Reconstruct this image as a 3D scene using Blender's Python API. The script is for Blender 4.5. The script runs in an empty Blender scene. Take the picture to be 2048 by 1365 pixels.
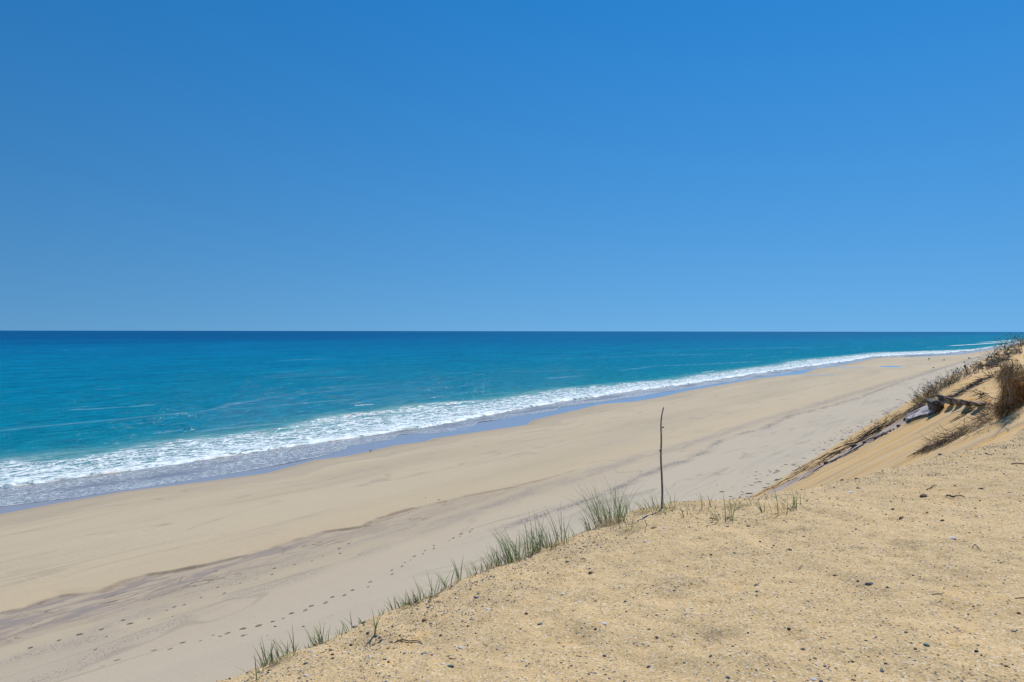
import numpy as np, math
# ---------------------------------------------------------------- camera model and place functions (numpy)
EYE = 18.0
TH = math.radians(39.0)
SD = (math.sin(TH), math.cos(TH))            # along the shore, away from the camera
ND = (math.cos(TH), -math.sin(TH))           # inland
PITCH = math.radians(0.835)
ROLL = math.radians(0.08)
FPX = 1365.33
def to_xy(s, n):
    return s*SD[0] + n*ND[0], s*SD[1] + n*ND[1]
def to_sn(x, y):
    return x*SD[0] + y*SD[1], x*ND[0] + y*ND[1]
def ray(px, py):
    u = (px-1024.0)/FPX; v = (682.5-py)/FPX
    cr, sr = math.cos(ROLL), math.sin(ROLL)
    u, v = u*cr - v*sr, u*sr + v*cr
    cp, sp = math.cos(PITCH), math.sin(PITCH)
    return u, cp + v*sp, v*cp - sp           # x right, y forward, z up
def project(x, y, z):
    z = z-EYE
    cp, sp = math.cos(PITCH), math.sin(PITCH)
    f = y*cp - z*sp; v = y*sp + z*cp
    u = x/f; v = v/f
    cr, sr = math.cos(ROLL), math.sin(ROLL)
    u, v = u*cr + v*sr, -u*sr + v*cr
    return 1024+u*FPX, 682.5-v*FPX

_rs = np.random.RandomState(7)
_P = _rs.permutation(256); _P = np.concatenate([_P, _P])
_G = _rs.uniform(-1, 1, (256, 2)); _G /= np.linalg.norm(_G, axis=1)[:, None]
def noise(x, y, seed=0):
    x = np.asarray(x, float)+seed*17.31; y = np.asarray(y, float)+seed*9.17
    xi = np.floor(x).astype(int); yi = np.floor(y).astype(int)
    fx = x-xi; fy = y-yi
    ux = fx*fx*fx*(fx*(fx*6-15)+10); uy = fy*fy*fy*(fy*(fy*6-15)+10)
    def g(ix, iy, dx, dy):
        h = _P[_P[ix & 255] + (iy & 255)]
        return _G[h, 0]*dx + _G[h, 1]*dy
    a = g(xi, yi, fx, fy); b = g(xi+1, yi, fx-1, fy)
    c = g(xi, yi+1, fx, fy-1); d = g(xi+1, yi+1, fx-1, fy-1)
    return (a+(b-a)*ux)*(1-uy) + (c+(d-c)*ux)*uy
def fbm(x, y, octv=4, seed=0, gain=.5):
    r = 0; a = 1.0
    for i in range(octv):
        r = r + a*noise(x*2**i, y*2**i, seed+i*3); a *= gain
    return r
def sstep(a, b, x):
    t = np.clip((x-a)/(b-a), 0, 1); return t*t*(3-2*t)
def softplus(x, w):
    return w*np.logaddexp(0, x/w)

CREST_S = [-60, 2.5, 7.0, 8.7, 10.3, 12.7, 15, 17, 20.4, 24, 27, 29, 32, 40, 55, 75, 110, 200, 4000]
CREST_N = [-3.9, -3.9, -3.8, -3.35, -2.3, -1.55, -.6, -.5, -1.2, -2.3, -3.2, -3.75, -3.95, -4.0, -4, -3.0, -1, 3, 3]
CREST_Z = [-2.1, -2.1, -2.05, -2.2, -2.07, -1.98, -1.9, -1.85, -1.75, -1.9, -2.05, -2.1, -2.1, -2.05, -1.7, -1.05, -.8, -2, -2]
TOP_A = [.45, .45, .45, .43, .42, .4, .45, .7, 1.0, 1.1, 1.1, 1.1, 1.1, 1.0, .9, .7, .5, .5, .5]
SLOPE = [.72, .72, .72, .7, .68, .67, .66, .66, .68, .70, .72, .75, .78, .8, .8, .8, .8, .8, .8]
SC_S = [0, 11.5, 12.6, 13.2, 15.2, 16.6, 17.2, 25.6, 26.6, 28.0, 30.5, 31.4, 32.2, 35.5, 36.5, 38, 42.5, 44, 50]
SC_H = [1, .8, .6, 0, 0, .3, 1, 1, .25, .15, .9, .3, .7, .7, 0, .8, .7, 0, 0]
def beach_z(s, n):
    """height of the beach above the sea"""
    w = wline(0, s)
    t = n - w                                   # metres landward of the wet edge
    z = .12 + 1.85*(1-np.exp(-np.maximum(t, 0)/16.0)) + .02*np.maximum(np.minimum(t, 0), -30) + .05*np.minimum(t+30, 0)
    z = z + .018*np.maximum(t-30, 0)
    c1 = chan(0, s)
    sc = np.interp(s, SC_S, SC_H)
    z = z - .17*(sc*sstep(c1-.05, c1+.07, n)+(1-sc)*sstep(c1-1.6, c1+1.0, n))*chanw(s) + .28*sstep(c1+3, c1+11, n)*chanw(s)
    return z
def bluff_z(s, n):
    c = np.interp(s, CREST_S, CREST_N); zc = np.interp(s, CREST_S, CREST_Z)
    A = np.interp(s, CREST_S, TOP_A); m = np.interp(s, CREST_S, SLOPE)
    q = n-c
    top = zc + A*(1-np.exp(-np.maximum(q, 0)/1.5)) + .02*np.maximum(q-3, 0)
    return EYE + top - m*(softplus(-q, .22) - softplus(np.zeros_like(q), .22)*np.exp(-np.abs(q)/.3))

def unproj(px, py, surf):
    """where the ray through a photo pixel meets the surface -> s, n, z"""
    rx, ry, rz = ray(np.asarray(px, float), np.asarray(py, float))
    if surf == 'sea': t = (EYE-.12)/-rz
    else:
        t = (EYE-1.5)/-rz
        for _ in range(12):
            s, n = to_sn(rx*t, ry*t)
            t = (EYE-beach_z(s, n))/-rz
    s, n = to_sn(rx*t, ry*t)
    return s, n
# curves read off the photograph, stored as n(s)
_W0 = [(0,1029),(120,1006),(239,985),(410,964),(533,947),(632,920),(700,912),(787,892),(849,884),(866,878),(1000,858),(1055,850),(1064,841),(1130,826),(1203,809),(1267,804),(1320,795),(1374,782),(1440,771),(1516,757),(1605,748),(1632,738),(1672,733),(1746,717),(1800,715.5),(1860,713),(1917,709.5),(1955,704),(2022,692)]
_W1 = [(0,1013),(137,997),(342,966),(513,938),(632,915),(690,897),(697,890),(708,890),(745,884),(788,877),(796,869),(806,867),(875,866),(937,856),(950,848),(958,843),(990,839),(1039,831),(1110,821),(1120,814),(1130,812),(1200,804),(1260,795),(1330,783),(1400,773),(1470,762),(1540,751),(1605,741),(1660,733),(1745,715.5),(1800,713),(1848,714.5),(1917,708),(1955,702.5),(2022,690.5)]
_W2 = [(0,977),(171,954),(342,930),(598,891),(700,877),(776,866),(864,853),(940,838),(1039,819),(1127,803),(1200,793),(1239,786),(1378,768),(1438,759),(1517,747),(1609,734),(1702,722),(1745,714),(1794,711),(1887,707),(1952,700.5),(2022,689)]
_W3 = [(0,920),(116,908),(239,898),(318,883),(410,872),(560,860),(612,845),(666,833),(758,825),(787,818),(849,810),(952,803),(1025,794),(1057,787),(1127,777),(1200,771),(1239,767),(1331,760),(1387,751),(1470,740),(1563,728),(1600,720),(1679,713),(1748,705),(1859,702),(1952,699),(2022,688)]
_C1 = [(0,1229),(41,1220),(120,1191),(202,1186),(246,1167),(294,1152),(342,1146),(410,1133),(495,1113),(547,1097),(608,1077),(649,1065),(700,1059),(724,1054),(754,1039),(822,1019),(885,1004),(932,993),(1017,977),(1086,960),(1200,927)]
_C2 = [(0,1297),(102,1266),(239,1236),(307,1212),(393,1180),(513,1143),(581,1120),(666,1090),(700,1079),(798,1056),(895,1026),(993,997),(1078,968),(1200,934)]
CURVE = {}
def wline(k, s):
    a = CURVE.get(('w', k))
    if a is None: return np.full(np.shape(s), -86.0)
    v = np.interp(s, a[0], a[1])
    if k: v = np.minimum(v, wline(k-1, s) - (0, .5, 3.0, 5.0)[k])
    return v
def chan(k, s):
    a = CURVE.get(('c', k))
    if a is None: return np.full(np.shape(s), -50.0)
    return np.interp(s, a[0], a[1])
def chanw(s): return 1-sstep(48, 66, s)
def _mk(key, pts, surf):
    p = np.array(pts, float); s, n = unproj(p[:, 0], p[:, 1], surf)
    o = np.argsort(s); CURVE[key] = (s[o], n[o])
for _i, _w in enumerate((_W0, _W1, _W2, _W3)):
    _mk(('w', _i), _w, 'sea')
for _ in range(3):
    _mk(('c', 0), _C1, 'beach'); _mk(('c', 1), _C2, 'beach')
EXPO = 0.25; SKY = (1.5, 0.0, 4.5, 1.42, .504, .079)
import bpy, random
from mathutils import Vector, Matrix
scn = bpy.context.scene
COL = scn.collection
R = math.radians
# ---------------------------------------------------------------- camera
cam_d = bpy.data.cameras.new('camera'); cam = bpy.data.objects.new('camera', cam_d); COL.objects.link(cam)
cam_d.sensor_width = 36; cam_d.lens = 36*FPX/2048; cam_d.clip_start = .05; cam_d.clip_end = 300000
cam.matrix_world = (Matrix.Translation((0, 0, EYE)) @ Matrix.Rotation(R(90)-PITCH, 4, 'X') @ Matrix.Rotation(ROLL, 4, 'Z'))
scn.camera = cam
# ---------------------------------------------------------------- sky, sun, exposure
SUN_AZ, SUN_EL = 33.0, 57.0
scn.view_settings.view_transform = 'Standard'; scn.view_settings.look = 'None'
scn.view_settings.exposure = EXPO; scn.view_settings.gamma = 1; scn.view_settings.use_curve_mapping = False
world = bpy.data.worlds.new('World'); scn.world = world; world.use_nodes = True
wn = world.node_tree.nodes; wl = world.node_tree.links
sky = wn.new('ShaderNodeTexSky'); sky.sky_type = 'NISHITA'; sky.sun_disc = False
sky.sun_elevation = R(SUN_EL); sky.sun_rotation = R(SUN_AZ); sky.altitude = 0
sky.air_density = SKY[0]; sky.dust_density = SKY[1]; sky.ozone_density = SKY[2]
# the clear polarised sky keeps its blue down to the sea: look the sky up a little above each direction
vt = wn.new('ShaderNodeTexCoord'); sp = wn.new('ShaderNodeSeparateXYZ'); cb = wn.new('ShaderNodeCombineXYZ')
ma = wn.new('ShaderNodeMath'); ma.operation = 'MULTIPLY_ADD'; nm = wn.new('ShaderNodeVectorMath'); nm.operation = 'NORMALIZE'
ma.inputs[1].default_value = .75; ma.inputs[2].default_value = .25
wl.new(vt.outputs['Generated'], sp.inputs[0]); wl.new(sp.outputs[0], cb.inputs[0]); wl.new(sp.outputs[1], cb.inputs[1])
wl.new(sp.outputs[2], ma.inputs[0]); wl.new(ma.outputs[0], cb.inputs[2]); wl.new(cb.outputs[0], nm.inputs[0]); wl.new(nm.outputs[0], sky.inputs[0])
hs = wn.new('ShaderNodeHueSaturation'); hs.inputs['Saturation'].default_value = SKY[3]; hs.inputs['Hue'].default_value = SKY[4]
wl.new(sky.outputs[0], hs.inputs['Color']); wl.new(hs.outputs[0], wn['Background'].inputs[0])
wn['Background'].inputs[1].default_value = SKY[5]
sun_d = bpy.data.lights.new('sun', 'SUN'); sun_d.energy = 4.2; sun_d.angle = R(.53); sun_d.color = (1, .96, .9)
sun = bpy.data.objects.new('sun', sun_d); COL.objects.link(sun)
sdir = Vector((math.sin(R(SUN_AZ))*math.cos(R(SUN_EL)), math.cos(R(SUN_AZ))*math.cos(R(SUN_EL)), math.sin(R(SUN_EL))))
sun.rotation_euler = sdir.to_track_quat('Z', 'Y').to_euler(); sun.location = (0, 0, 60)

# ---------------------------------------------------------------- mesh and object helpers
def tag(o, label=None, cat=None, group=None, kind=None):
    if label: o['label'] = label
    if cat: o['category'] = cat
    if group: o['group'] = group
    if kind: o['kind'] = kind
    return o
def mesh_obj(name, verts, faces, mat, parent=None, smooth=True, attrs=None, link=True, uniform=None):
    me = bpy.data.meshes.new(name)
    verts = np.asarray(verts, np.float32)
    if uniform or isinstance(faces, np.ndarray):
        faces = np.asarray(faces, np.int32); k = faces.shape[1]; nf = len(faces)
        me.vertices.add(len(verts)); me.vertices.foreach_set('co', verts.ravel())
        me.loops.add(nf*k); me.loops.foreach_set('vertex_index', faces.ravel())
        me.polygons.add(nf); me.polygons.foreach_set('loop_start', np.arange(0, nf*k, k, dtype=np.int32))
        me.update(calc_edges=True)
    else:
        me.from_pydata(verts.tolist(), [], faces)
    if smooth: me.polygons.foreach_set('use_smooth', np.ones(len(me.polygons), bool))
    for k, v in (attrs or {}).items():
        v = np.asarray(v, np.float32)
        if v.ndim == 1:
            a = me.attributes.new(k, 'FLOAT', 'POINT'); a.data.foreach_set('value', v)
        else:
            a = me.attributes.new(k, 'FLOAT_VECTOR', 'POINT'); a.data.foreach_set('vector', v.ravel())
    for m in (mat if isinstance(mat, (list, tuple)) else [mat]):
        me.materials.append(m)
    o = bpy.data.objects.new(name, me)
    if link: COL.objects.link(o)
    if parent: o.parent = parent
    return o
def grid_faces(ni, nj):
    i, j = np.meshgrid(np.arange(ni-1), np.arange(nj-1), indexing='ij')
    a = (i*nj+j).ravel()
    return np.stack([a, a+nj, a+nj+1, a+1], 1)
def empty(name, loc=(0, 0, 0)):
    o = bpy.data.objects.new(name, None); COL.objects.link(o); o.location = loc; o.empty_display_size = .1; return o

class MB:
    """collects small shapes, links them as one mesh"""
    def __init__(s): s.v = []; s.f = []; s.c = []
    def add(s, v, f, c=None):
        b = len(s.v); s.v += [tuple(p) for p in v]; s.f += [tuple(b+i for i in q) for q in f]
        if c is not None: s.c += [c]*len(v)
    def tube(s, pts, rad, sides=4, c=None):
        pts = [Vector(p) for p in pts]; n = len(pts); V = []; F = []
        for i, p in enumerate(pts):
            d = (pts[min(i+1, n-1)]-pts[max(i-1, 0)]).normalized()
            a = d.cross(Vector((.3, .2, .93))).normalized(); b = d.cross(a)
            r = rad[i] if hasattr(rad, '__len__') else rad
            for k in range(sides):
                t = 2*math.pi*k/sides
                V.append(p + (a*math.cos(t)+b*math.sin(t))*r)
        for i in range(n-1):
            for k in range(sides):
                F.append((i*sides+k, i*sides+(k+1) % sides, (i+1)*sides+(k+1) % sides, (i+1)*sides+k))
        F.append(tuple(range(sides-1, -1, -1))); F.append(tuple((n-1)*sides+k for k in range(sides)))
        s.add(V, F, c)
    def build(s, name, mat, parent=None, smooth=True, attr=None):
        at = {attr: np.array(s.c)} if attr and s.c else None
        return mesh_obj(name, s.v, s.f, mat, parent, smooth, at)

# ---------------------------------------------------------------- node helper
class NT:
    def __init__(s, name):
        s.m = bpy.data.materials.new(name); s.m.use_nodes = True
        s.t = s.m.node_tree; s.N = s.t.nodes; s.b = s.N['Principled BSDF']; s._g = None
    def L(s, a, b): s.t.links.new(a, b)
    def put(s, sock, v):
        if hasattr(v, 'links') or isinstance(v, bpy.types.NodeSocket): s.L(v, sock)
        elif v is not None:
            if isinstance(v, (tuple, list)) and sock.type == 'RGBA' and len(v) == 3: v = (*v, 1)
            sock.default_value = v
    def attr(s, n, vec=False):
        a = s.N.new('ShaderNodeAttribute'); a.attribute_name = n; return a.outputs['Vector' if vec else 'Fac']
    def pos(s): return s.N.new('ShaderNodeNewGeometry').outputs['Position']
    def m_(s, op, a, b=None, c=None, clamp=False):
        n = s.N.new('ShaderNodeMath'); n.operation = op; n.use_clamp = clamp
        s.put(n.inputs[0], a)
        if b is not None: s.put(n.inputs[1], b)
        if c is not None: s.put(n.inputs[2], c)
        return n.outputs[0]
    def ss(s, x, a, b, lo=0., hi=1.):
        n = s.N.new('ShaderNodeMapRange'); n.interpolation_type = 'SMOOTHSTEP'
        s.put(n.inputs[0], x)
        for i, v in enumerate((a, b, lo, hi)): s.put(n.inputs[i+1], v)
        return n.outputs[0]
    def mul(s, *a):
        r = a[0]
        for x in a[1:]: r = s.m_('MULTIPLY', r, x)
        return r
    def mix(s, f, a, b, blend='MIX'):
        n = s.N.new('ShaderNodeMix'); n.data_type = 'RGBA'; n.blend_type = blend
        s.put(n.inputs[0], f); s.put(n.inputs[6], a); s.put(n.inputs[7], b); return n.outputs[2]
    def mapv(s, v, sc, loc=(0, 0, 0), rot=(0, 0, 0)):
        n = s.N.new('ShaderNodeMapping'); s.put(n.inputs[0], v); n.inputs['Scale'].default_value = sc
        n.inputs['Location'].default_value = loc; n.inputs['Rotation'].default_value = rot; return n.outputs[0]
    def noise(s, v, scale, detail=2, rough=.5, dist=0, color=False):
        n = s.N.new('ShaderNodeTexNoise'); s.put(n.inputs['Vector'], v); n.inputs['Scale'].default_value = scale
        n.inputs['Detail'].default_value = detail; n.inputs['Roughness'].default_value = rough; n.inputs['Distortion'].default_value = dist
        return n.outputs['Color' if color else 0]
    def voro(s, v, scale, feat='F1', rnd=1, out='Distance'):
        n = s.N.new('ShaderNodeTexVoronoi'); n.feature = feat; s.put(n.inputs['Vector'], v); n.inputs['Scale'].default_value = scale
        n.inputs['Randomness'].default_value = rnd; return n.outputs[out]
    def ramp(s, f, st, interp='LINEAR'):
        n = s.N.new('ShaderNodeValToRGB'); s.put(n.inputs[0], f); e = n.color_ramp.elements; n.color_ramp.interpolation = interp
        while len(e) < len(st): e.new(.5)
        for i, (p, c) in enumerate(st): e[i].position = p; e[i].color = (*c, 1) if len(c) == 3 else c
        return n.outputs[0]
    def vadd(s, a, b):
        n = s.N.new('ShaderNodeVectorMath'); n.operation = 'ADD'; s.put(n.inputs[0], a); s.put(n.inputs[1], b); return n.outputs[0]
    def vscale(s, a, k):
        n = s.N.new('ShaderNodeVectorMath'); n.operation = 'SCALE'; s.put(n.inputs[0], a); s.put(n.inputs[3], k); return n.outputs[0]
    def sep(s, v):
        n = s.N.new('ShaderNodeSeparateXYZ'); s.put(n.inputs[0], v); return n.outputs
    def bump(s, h, dist, strength=1, normal=None):
        n = s.N.new('ShaderNodeBump'); s.put(n.inputs['Height'], h); n.inputs['Distance'].default_value = dist
        s.put(n.inputs['Strength'], strength)
        if normal is not None: s.L(normal, n.inputs['Normal'])
        return n.outputs[0]
    def out(s, color=None, rough=None, normal=None, spec=None, ior=None):
        s.put(s.b.inputs['Base Color'], color); s.put(s.b.inputs['Roughness'], rough)
        if normal is not None: s.L(normal, s.b.inputs['Normal'])
        s.put(s.b.inputs['Specular IOR Level'], spec); s.put(s.b.inputs['IOR'], ior)
        return s.m
# ================================================================ MATERIALS OF THE SETTING
def mat_beach():
    t = NT('beach_sand')
    sn = t.attr('sn', True); t0 = t.attr('t0'); c1 = t.attr('c1'); c2 = t.attr('c2'); cw = t.attr('cw')
    g1 = t.attr('g1'); g2 = t.attr('g2'); g3 = t.attr('g3')
    big = t.noise(t.mapv(sn, (.012, .09, 1)), 1, 4, .55)
    base = t.mix(t.ss(big, .35, .68), (.41, .34, .235), (.36, .30, .208))
    smud = t.noise(t.mapv(sn, (.05, .35, 1), (3, 7, 0)), 1, 5, .62, .6)
    # upper beach: paler, with grey-green smudges of damp fine sand
    up = t.ss(g3, -2.0, 3.0)
    base = t.mix(t.mul(t.ss(c2, 0, 8), .6), base, (.375, .325, .25))
    base = t.mix(t.mul(up, .75, t.ss(t.sep(sn)[0], 20, 60, .45, 1)), base, (.385, .34, .265))
    base = t.mix(t.mul(t.ss(smud, .5, .72), up, t.ss(t.sep(sn)[0], 38, 62), .8), base, (.29, .29, .245))
    base = t.mix(t.mul(t.ss(smud, .50, .66), .35), base, (.35, .30, .235))
    for sd_, sc_ in ((0, (.018, .16, 1)), (11, (.03, .10, 1)), (23, (.012, .3, 1))):
        cl = t.noise(t.mapv(sn, sc_, (sd_, sd_, 0)), 1, 3, .5, .4)
        ln = t.mul(t.ss(t.m_('ABSOLUTE', t.m_('SUBTRACT', cl, .5)), .012, 0), t.ss(t.noise(t.mapv(sn, (.05, .2, 1), (sd_, 3, 0)), 1, 2), .42, .62))
        base = t.mix(t.mul(ln, .5), base, (.24, .205, .155))
    # warmer crest of the berm
    berm = t.mul(t.ss(c1, -9, -1.5), t.ss(c1, .1, -.3))
    base = t.mix(t.mul(berm, .45), base, (.43, .345, .22))
    # fine oblique scratches on the berm
    scr = t.noise(t.mapv(sn, (3.2, .35, 1), (0, 0, 0), (0, 0, R(28))), 1, 3, .6, .4)
    scm = t.ss(t.noise(sn, .09, 2), .42, .62)
    base = t.mix(t.mul(t.ss(scr, .56, .7), scm, t.ss(c1, .2, -1), t.ss(c1, -22, -12), .12), base, (.6, .54, .44))
    # damp band above the wet edge
    wob = t.noise(t.mapv(sn, (.12, .3, 1)), 1, 3)
    tt = t.m_('ADD', t0, t.m_('MULTIPLY', t.m_('SUBTRACT', wob, .5), 5))
    damp = t.ss(tt, 7.5, 7.0)
    base = t.mix(t.mul(damp, .28), base, (.25, .21, .155))
    edge2 = t.ss(t.m_('ABSOLUTE', t.m_('SUBTRACT', tt, 7.4)), .3, 0)
    base = t.mix(t.mul(edge2, .25), base, (.25, .2, .15))
    damp2 = t.ss(t0, 3.2, .1)
    base = t.mix(t.mul(damp2, .6), base, (.28, .225, .165))
    # runnel bed
    inn = t.mul(t.ss(c1, -.15, .1), t.ss(t.m_('ADD', c2, t.m_('MULTIPLY', t.m_('SUBTRACT', wob, .5), 2.2)), .25, -.5), cw)
    bed = t.noise(t.mapv(sn, (.25, 1.1, 1)), 1, 5, .6, 1.2)
    bc = t.mix(t.ss(bed, .36, .64), (.275, .225, .17), (.345, .285, .21))
    vw = t.vadd(t.mapv(sn, (.16, .62, 1), (0, 0, 0), (0, 0, R(-14))), t.vscale(t.noise(sn, .35, 3, .6, 0, True), 1.7))
    br = t.voro(vw, 1.0, 'DISTANCE_TO_EDGE')
    brm = t.mul(t.ss(br, .05, .01), t.ss(t.noise(sn, .3, 2), .46, .6))
    bc = t.mix(t.mul(brm, .75), bc, (.12, .095, .075))
    wetm = t.mul(inn, t.ss(bed, .56, .42), t.ss(c2, -.8, -2.2), t.ss(t.sep(sn)[0], 42, 22))
    bc = t.mix(t.mul(wetm, .65), bc, (.235, .19, .16))
    fade = t.ss(t.sep(sn)[0], 52, 26, .45, .95)
    base = t.mix(t.mul(inn, fade), base, bc)
    c1l = t.mul(t.ss(t.m_('ABSOLUTE', c1), .5, 0), t.ss(t.noise(t.mapv(sn, (.3, .3, 1)), 1, 3), .42, .58), t.ss(t.sep(sn)[0], 75, 55))
    base = t.mix(t.mul(c1l, .5), base, (.16, .12, .09))
    # gravel lags: fine dark grains crowded along old tide lines
    def gravel(d, w, dens, sc, seed):
        wv = t.m_('SUBTRACT', t.noise(t.mapv(sn, (.11, .4, 1), (seed, 0, 0)), 1, 3), .5)
        dd = t.m_('ABSOLUTE', t.m_('ADD', d, t.m_('MULTIPLY', wv, 2.0)))
        band = t.ss(dd, w, 0)
        pr = t.ss(t.noise(t.mapv(sn, (.18, .5, 1), (seed*3, 5, 0)), 1, 3, .6), .30, .52)
        v = t.voro(t.mapv(sn, (1, 1.25, 1)), sc)
        thr = t.mul(band, pr, dens)
        return t.m_('LESS_THAN', v, thr), t.mul(band, pr)
    for d, w, dens, sc, seed, tint in ((g1, 2.0, .33, 11, 1, .25), (g2, 1.6, .33, 10, 5, .2), (g3, 1.4, .48, 4.6, 9, .5)):
        m, b = gravel(d, w, dens, sc, seed)
        if seed == 9: k_ = t.ss(t.sep(sn)[0], 34, 48); m = t.mul(m, k_); b = t.mul(b, k_)
        base = t.mix(t.mul(b, tint), base, (.27, .235, .21))
        base = t.mix(t.mul(m, .8), base, (.10, .09, .085))
    # stray grains
    v = t.voro(sn, 1.6); sp = t.mul(t.m_('LESS_THAN', v, .075), t.ss(t.noise(sn, .12, 2), .5, .62), t.ss(t0, 6, 12))
    base = t.mix(t.mul(sp, .8), base, (.11, .085, .06))
    gr = t.noise(sn, 14, 3, .7)
    base = t.mix(.35, base, t.mix(gr, (.22, .22, .22), (.78, .78, .78)), 'SOFT_LIGHT')
    # water film: dark, smooth, mirrors the sky
    wet = t.ss(t0, .25, -.35)
    pool = t.attr('pool')
    wet = t.m_('MAXIMUM', wet, t.mul(t.ss(pool, .4, .55), 1))
    base = t.mix(wet, base, (.29, .26, .25))
    rough = t.m_('SUBTRACT', .9, t.m_('MULTIPLY', wet, .80))
    rough = t.m_('SUBTRACT', rough, t.mul(wetm, .5))
    b = t.bump(t.noise(sn, 5, 5, .6), .02, t.m_('SUBTRACT', .7, t.mul(wet, .68)))
    b = t.bump(t.noise(t.mapv(sn, (1.2, 3, 1)), 1, 3, .5), .05, t.m_('SUBTRACT', .5, t.mul(wet, .5)), b)
    m = t.out(base, rough, b)
    t.put(t.b.inputs['Specular IOR Level'], t.m_('ADD', .15, t.mul(wet, .75)))
    t.put(t.b.inputs['Coat Weight'], t.mul(wet, .12)); t.b.inputs['Coat Roughness'].default_value = .05
    return m

def mat_sea():
    t = NT('sea_water')
    sn = t.attr('sn', True); tw = t.attr('t'); t2 = t.attr('t2'); t3 = t.attr('t3')
    lt = t.m_('LOGARITHM', t.m_('MAXIMUM', tw, 1), 10)
    patch = t.noise(t.mapv(sn, (.0012, .0035, 1)), 1, 4, .55)
    patch2 = t.noise(t.mapv(sn, (.012, .035, 1), (4, 2, 0)), 1, 4, .6)
    x = t.m_('ADD', lt, t.m_('ADD', t.mul(t.m_('SUBTRACT', patch, .5), .5), t.mul(t.m_('SUBTRACT', patch2, .5), .28)))
    col = t.ramp(t.m_('DIVIDE', x, 4.5), [(0, (.17, .14, .12)), (.12, (.12, .15, .14)), (.30, (.01, .19, .235)), (.40, (.0, .150, .235)), (.56, (.0, .130, .245)), (.62, (.0, .115, .24)), (.67, (.0, .090, .215)), (.71, (.0, .07, .19)), (.80, (.0, .066, .18)), (1, (.0, .07, .185))])
    # thin sheet of the swash over sand
    thin = t.ss(t2, -.3, .6)
    col = t.mix(thin, (.18, .17, .185), col)
    # sandy plume and green wave face
    p = t.sep(sn)
    surf = t.mul(t.ss(t3, 9, -2), t.ss(t2, 0, 3))
    col = t.mix(t.mul(surf, .55), col, (.13, .30, .30))
    # ripples at several sizes, long crests roughly facing the shore
    pv = t.mapv(sn, (1, 1.9, 1), (0, 0, 0), (0, 0, R(18)))
    n1 = t.noise(pv, .35, 3, .55, .3); n2 = t.noise(pv, 1.6, 4, .6, .2); n3 = t.noise(pv, .07, 3, .5)
    h = t.m_('ADD', t.mul(n1, 1.0), t.m_('ADD', t.mul(n2, .38), t.mul(n3, 2.2)))
    calm = t.ss(tw, 2, 26, .12, 1)
    nb = t.bump(h, .5, calm)
    # long faint slicks
    sl = t.noise(t.mapv(sn, (.010, .09, 1), (9, 1, 0), (0, 0, R(-5))), 1, 4, .6, .5)
    slm = t.mul(t.ss(sl, .60, .70), t.ss(tw, 20, 40), t.ss(tw, 260, 120))
    col = t.mix(t.mul(slm, .35), col, (.15, .33, .42))
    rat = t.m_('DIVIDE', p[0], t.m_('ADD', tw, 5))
    col = t.mix(t.mul(t.ss(rat, .45, 1.5), t.ss(lt, 2.3, 3.0), .75), col, (.0, .098, .225))  # lighter far water to the right: sun glitter painted into the colour
    # wind ruffles: small darker and lighter facets
    rf = t.noise(t.mapv(sn, (.16, .55, 1), (0, 0, 0), (0, 0, R(12))), 1, 6, .68, .3)
    col = t.mix(t.mul(t.ss(tw, 10, 30), .8), col, t.mix(t.ss(rf, .3, .7), (.26, .28, .30), (.76, .74, .72)), 'SOFT_LIGHT')
    rf2 = t.noise(t.mapv(sn, (.018, .06, 1), (7, 0, 0), (0, 0, R(8))), 1, 6, .7, .3)
    col = t.mix(t.ss(tw, 60, 200), col, t.mix(t.ss(rf2, .3, .7), (.36, .38, .40), (.66, .64, .62)), 'SOFT_LIGHT')
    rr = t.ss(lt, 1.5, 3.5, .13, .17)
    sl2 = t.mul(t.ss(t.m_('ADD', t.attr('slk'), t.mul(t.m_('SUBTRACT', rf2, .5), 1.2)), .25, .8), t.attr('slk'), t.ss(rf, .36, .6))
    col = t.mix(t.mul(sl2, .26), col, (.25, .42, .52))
    # a wind-roughened sea never mirrors fully at grazing angles, so the reflection is capped
    df = t.N.new('ShaderNodeBsdfDiffuse'); gl = t.N.new('ShaderNodeBsdfGlossy'); mx = t.N.new('ShaderNodeMixShader')
    t.put(df.inputs[0], col); t.L(nb, df.inputs['Normal']); t.L(nb, gl.inputs['Normal']); t.put(gl.inputs['Roughness'], rr)
    fr = t.N.new('ShaderNodeFresnel'); fr.inputs[0].default_value = 1.333; t.L(nb, fr.inputs['Normal'])
    t.L(t.m_('MINIMUM', fr.outputs[0], t.m_('ADD', t.ss(lt, 1.2, 2.8, .12, .08), t.ss(t2, 1.0, -.3, 0, .25))), mx.inputs[0])
    t.L(df.outputs[0], mx.inputs[1]); t.L(gl.outputs[0], mx.inputs[2]); t.L(mx.outputs[0], t.N['Material Output'].inputs['Surface'])
    return t.m

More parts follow.
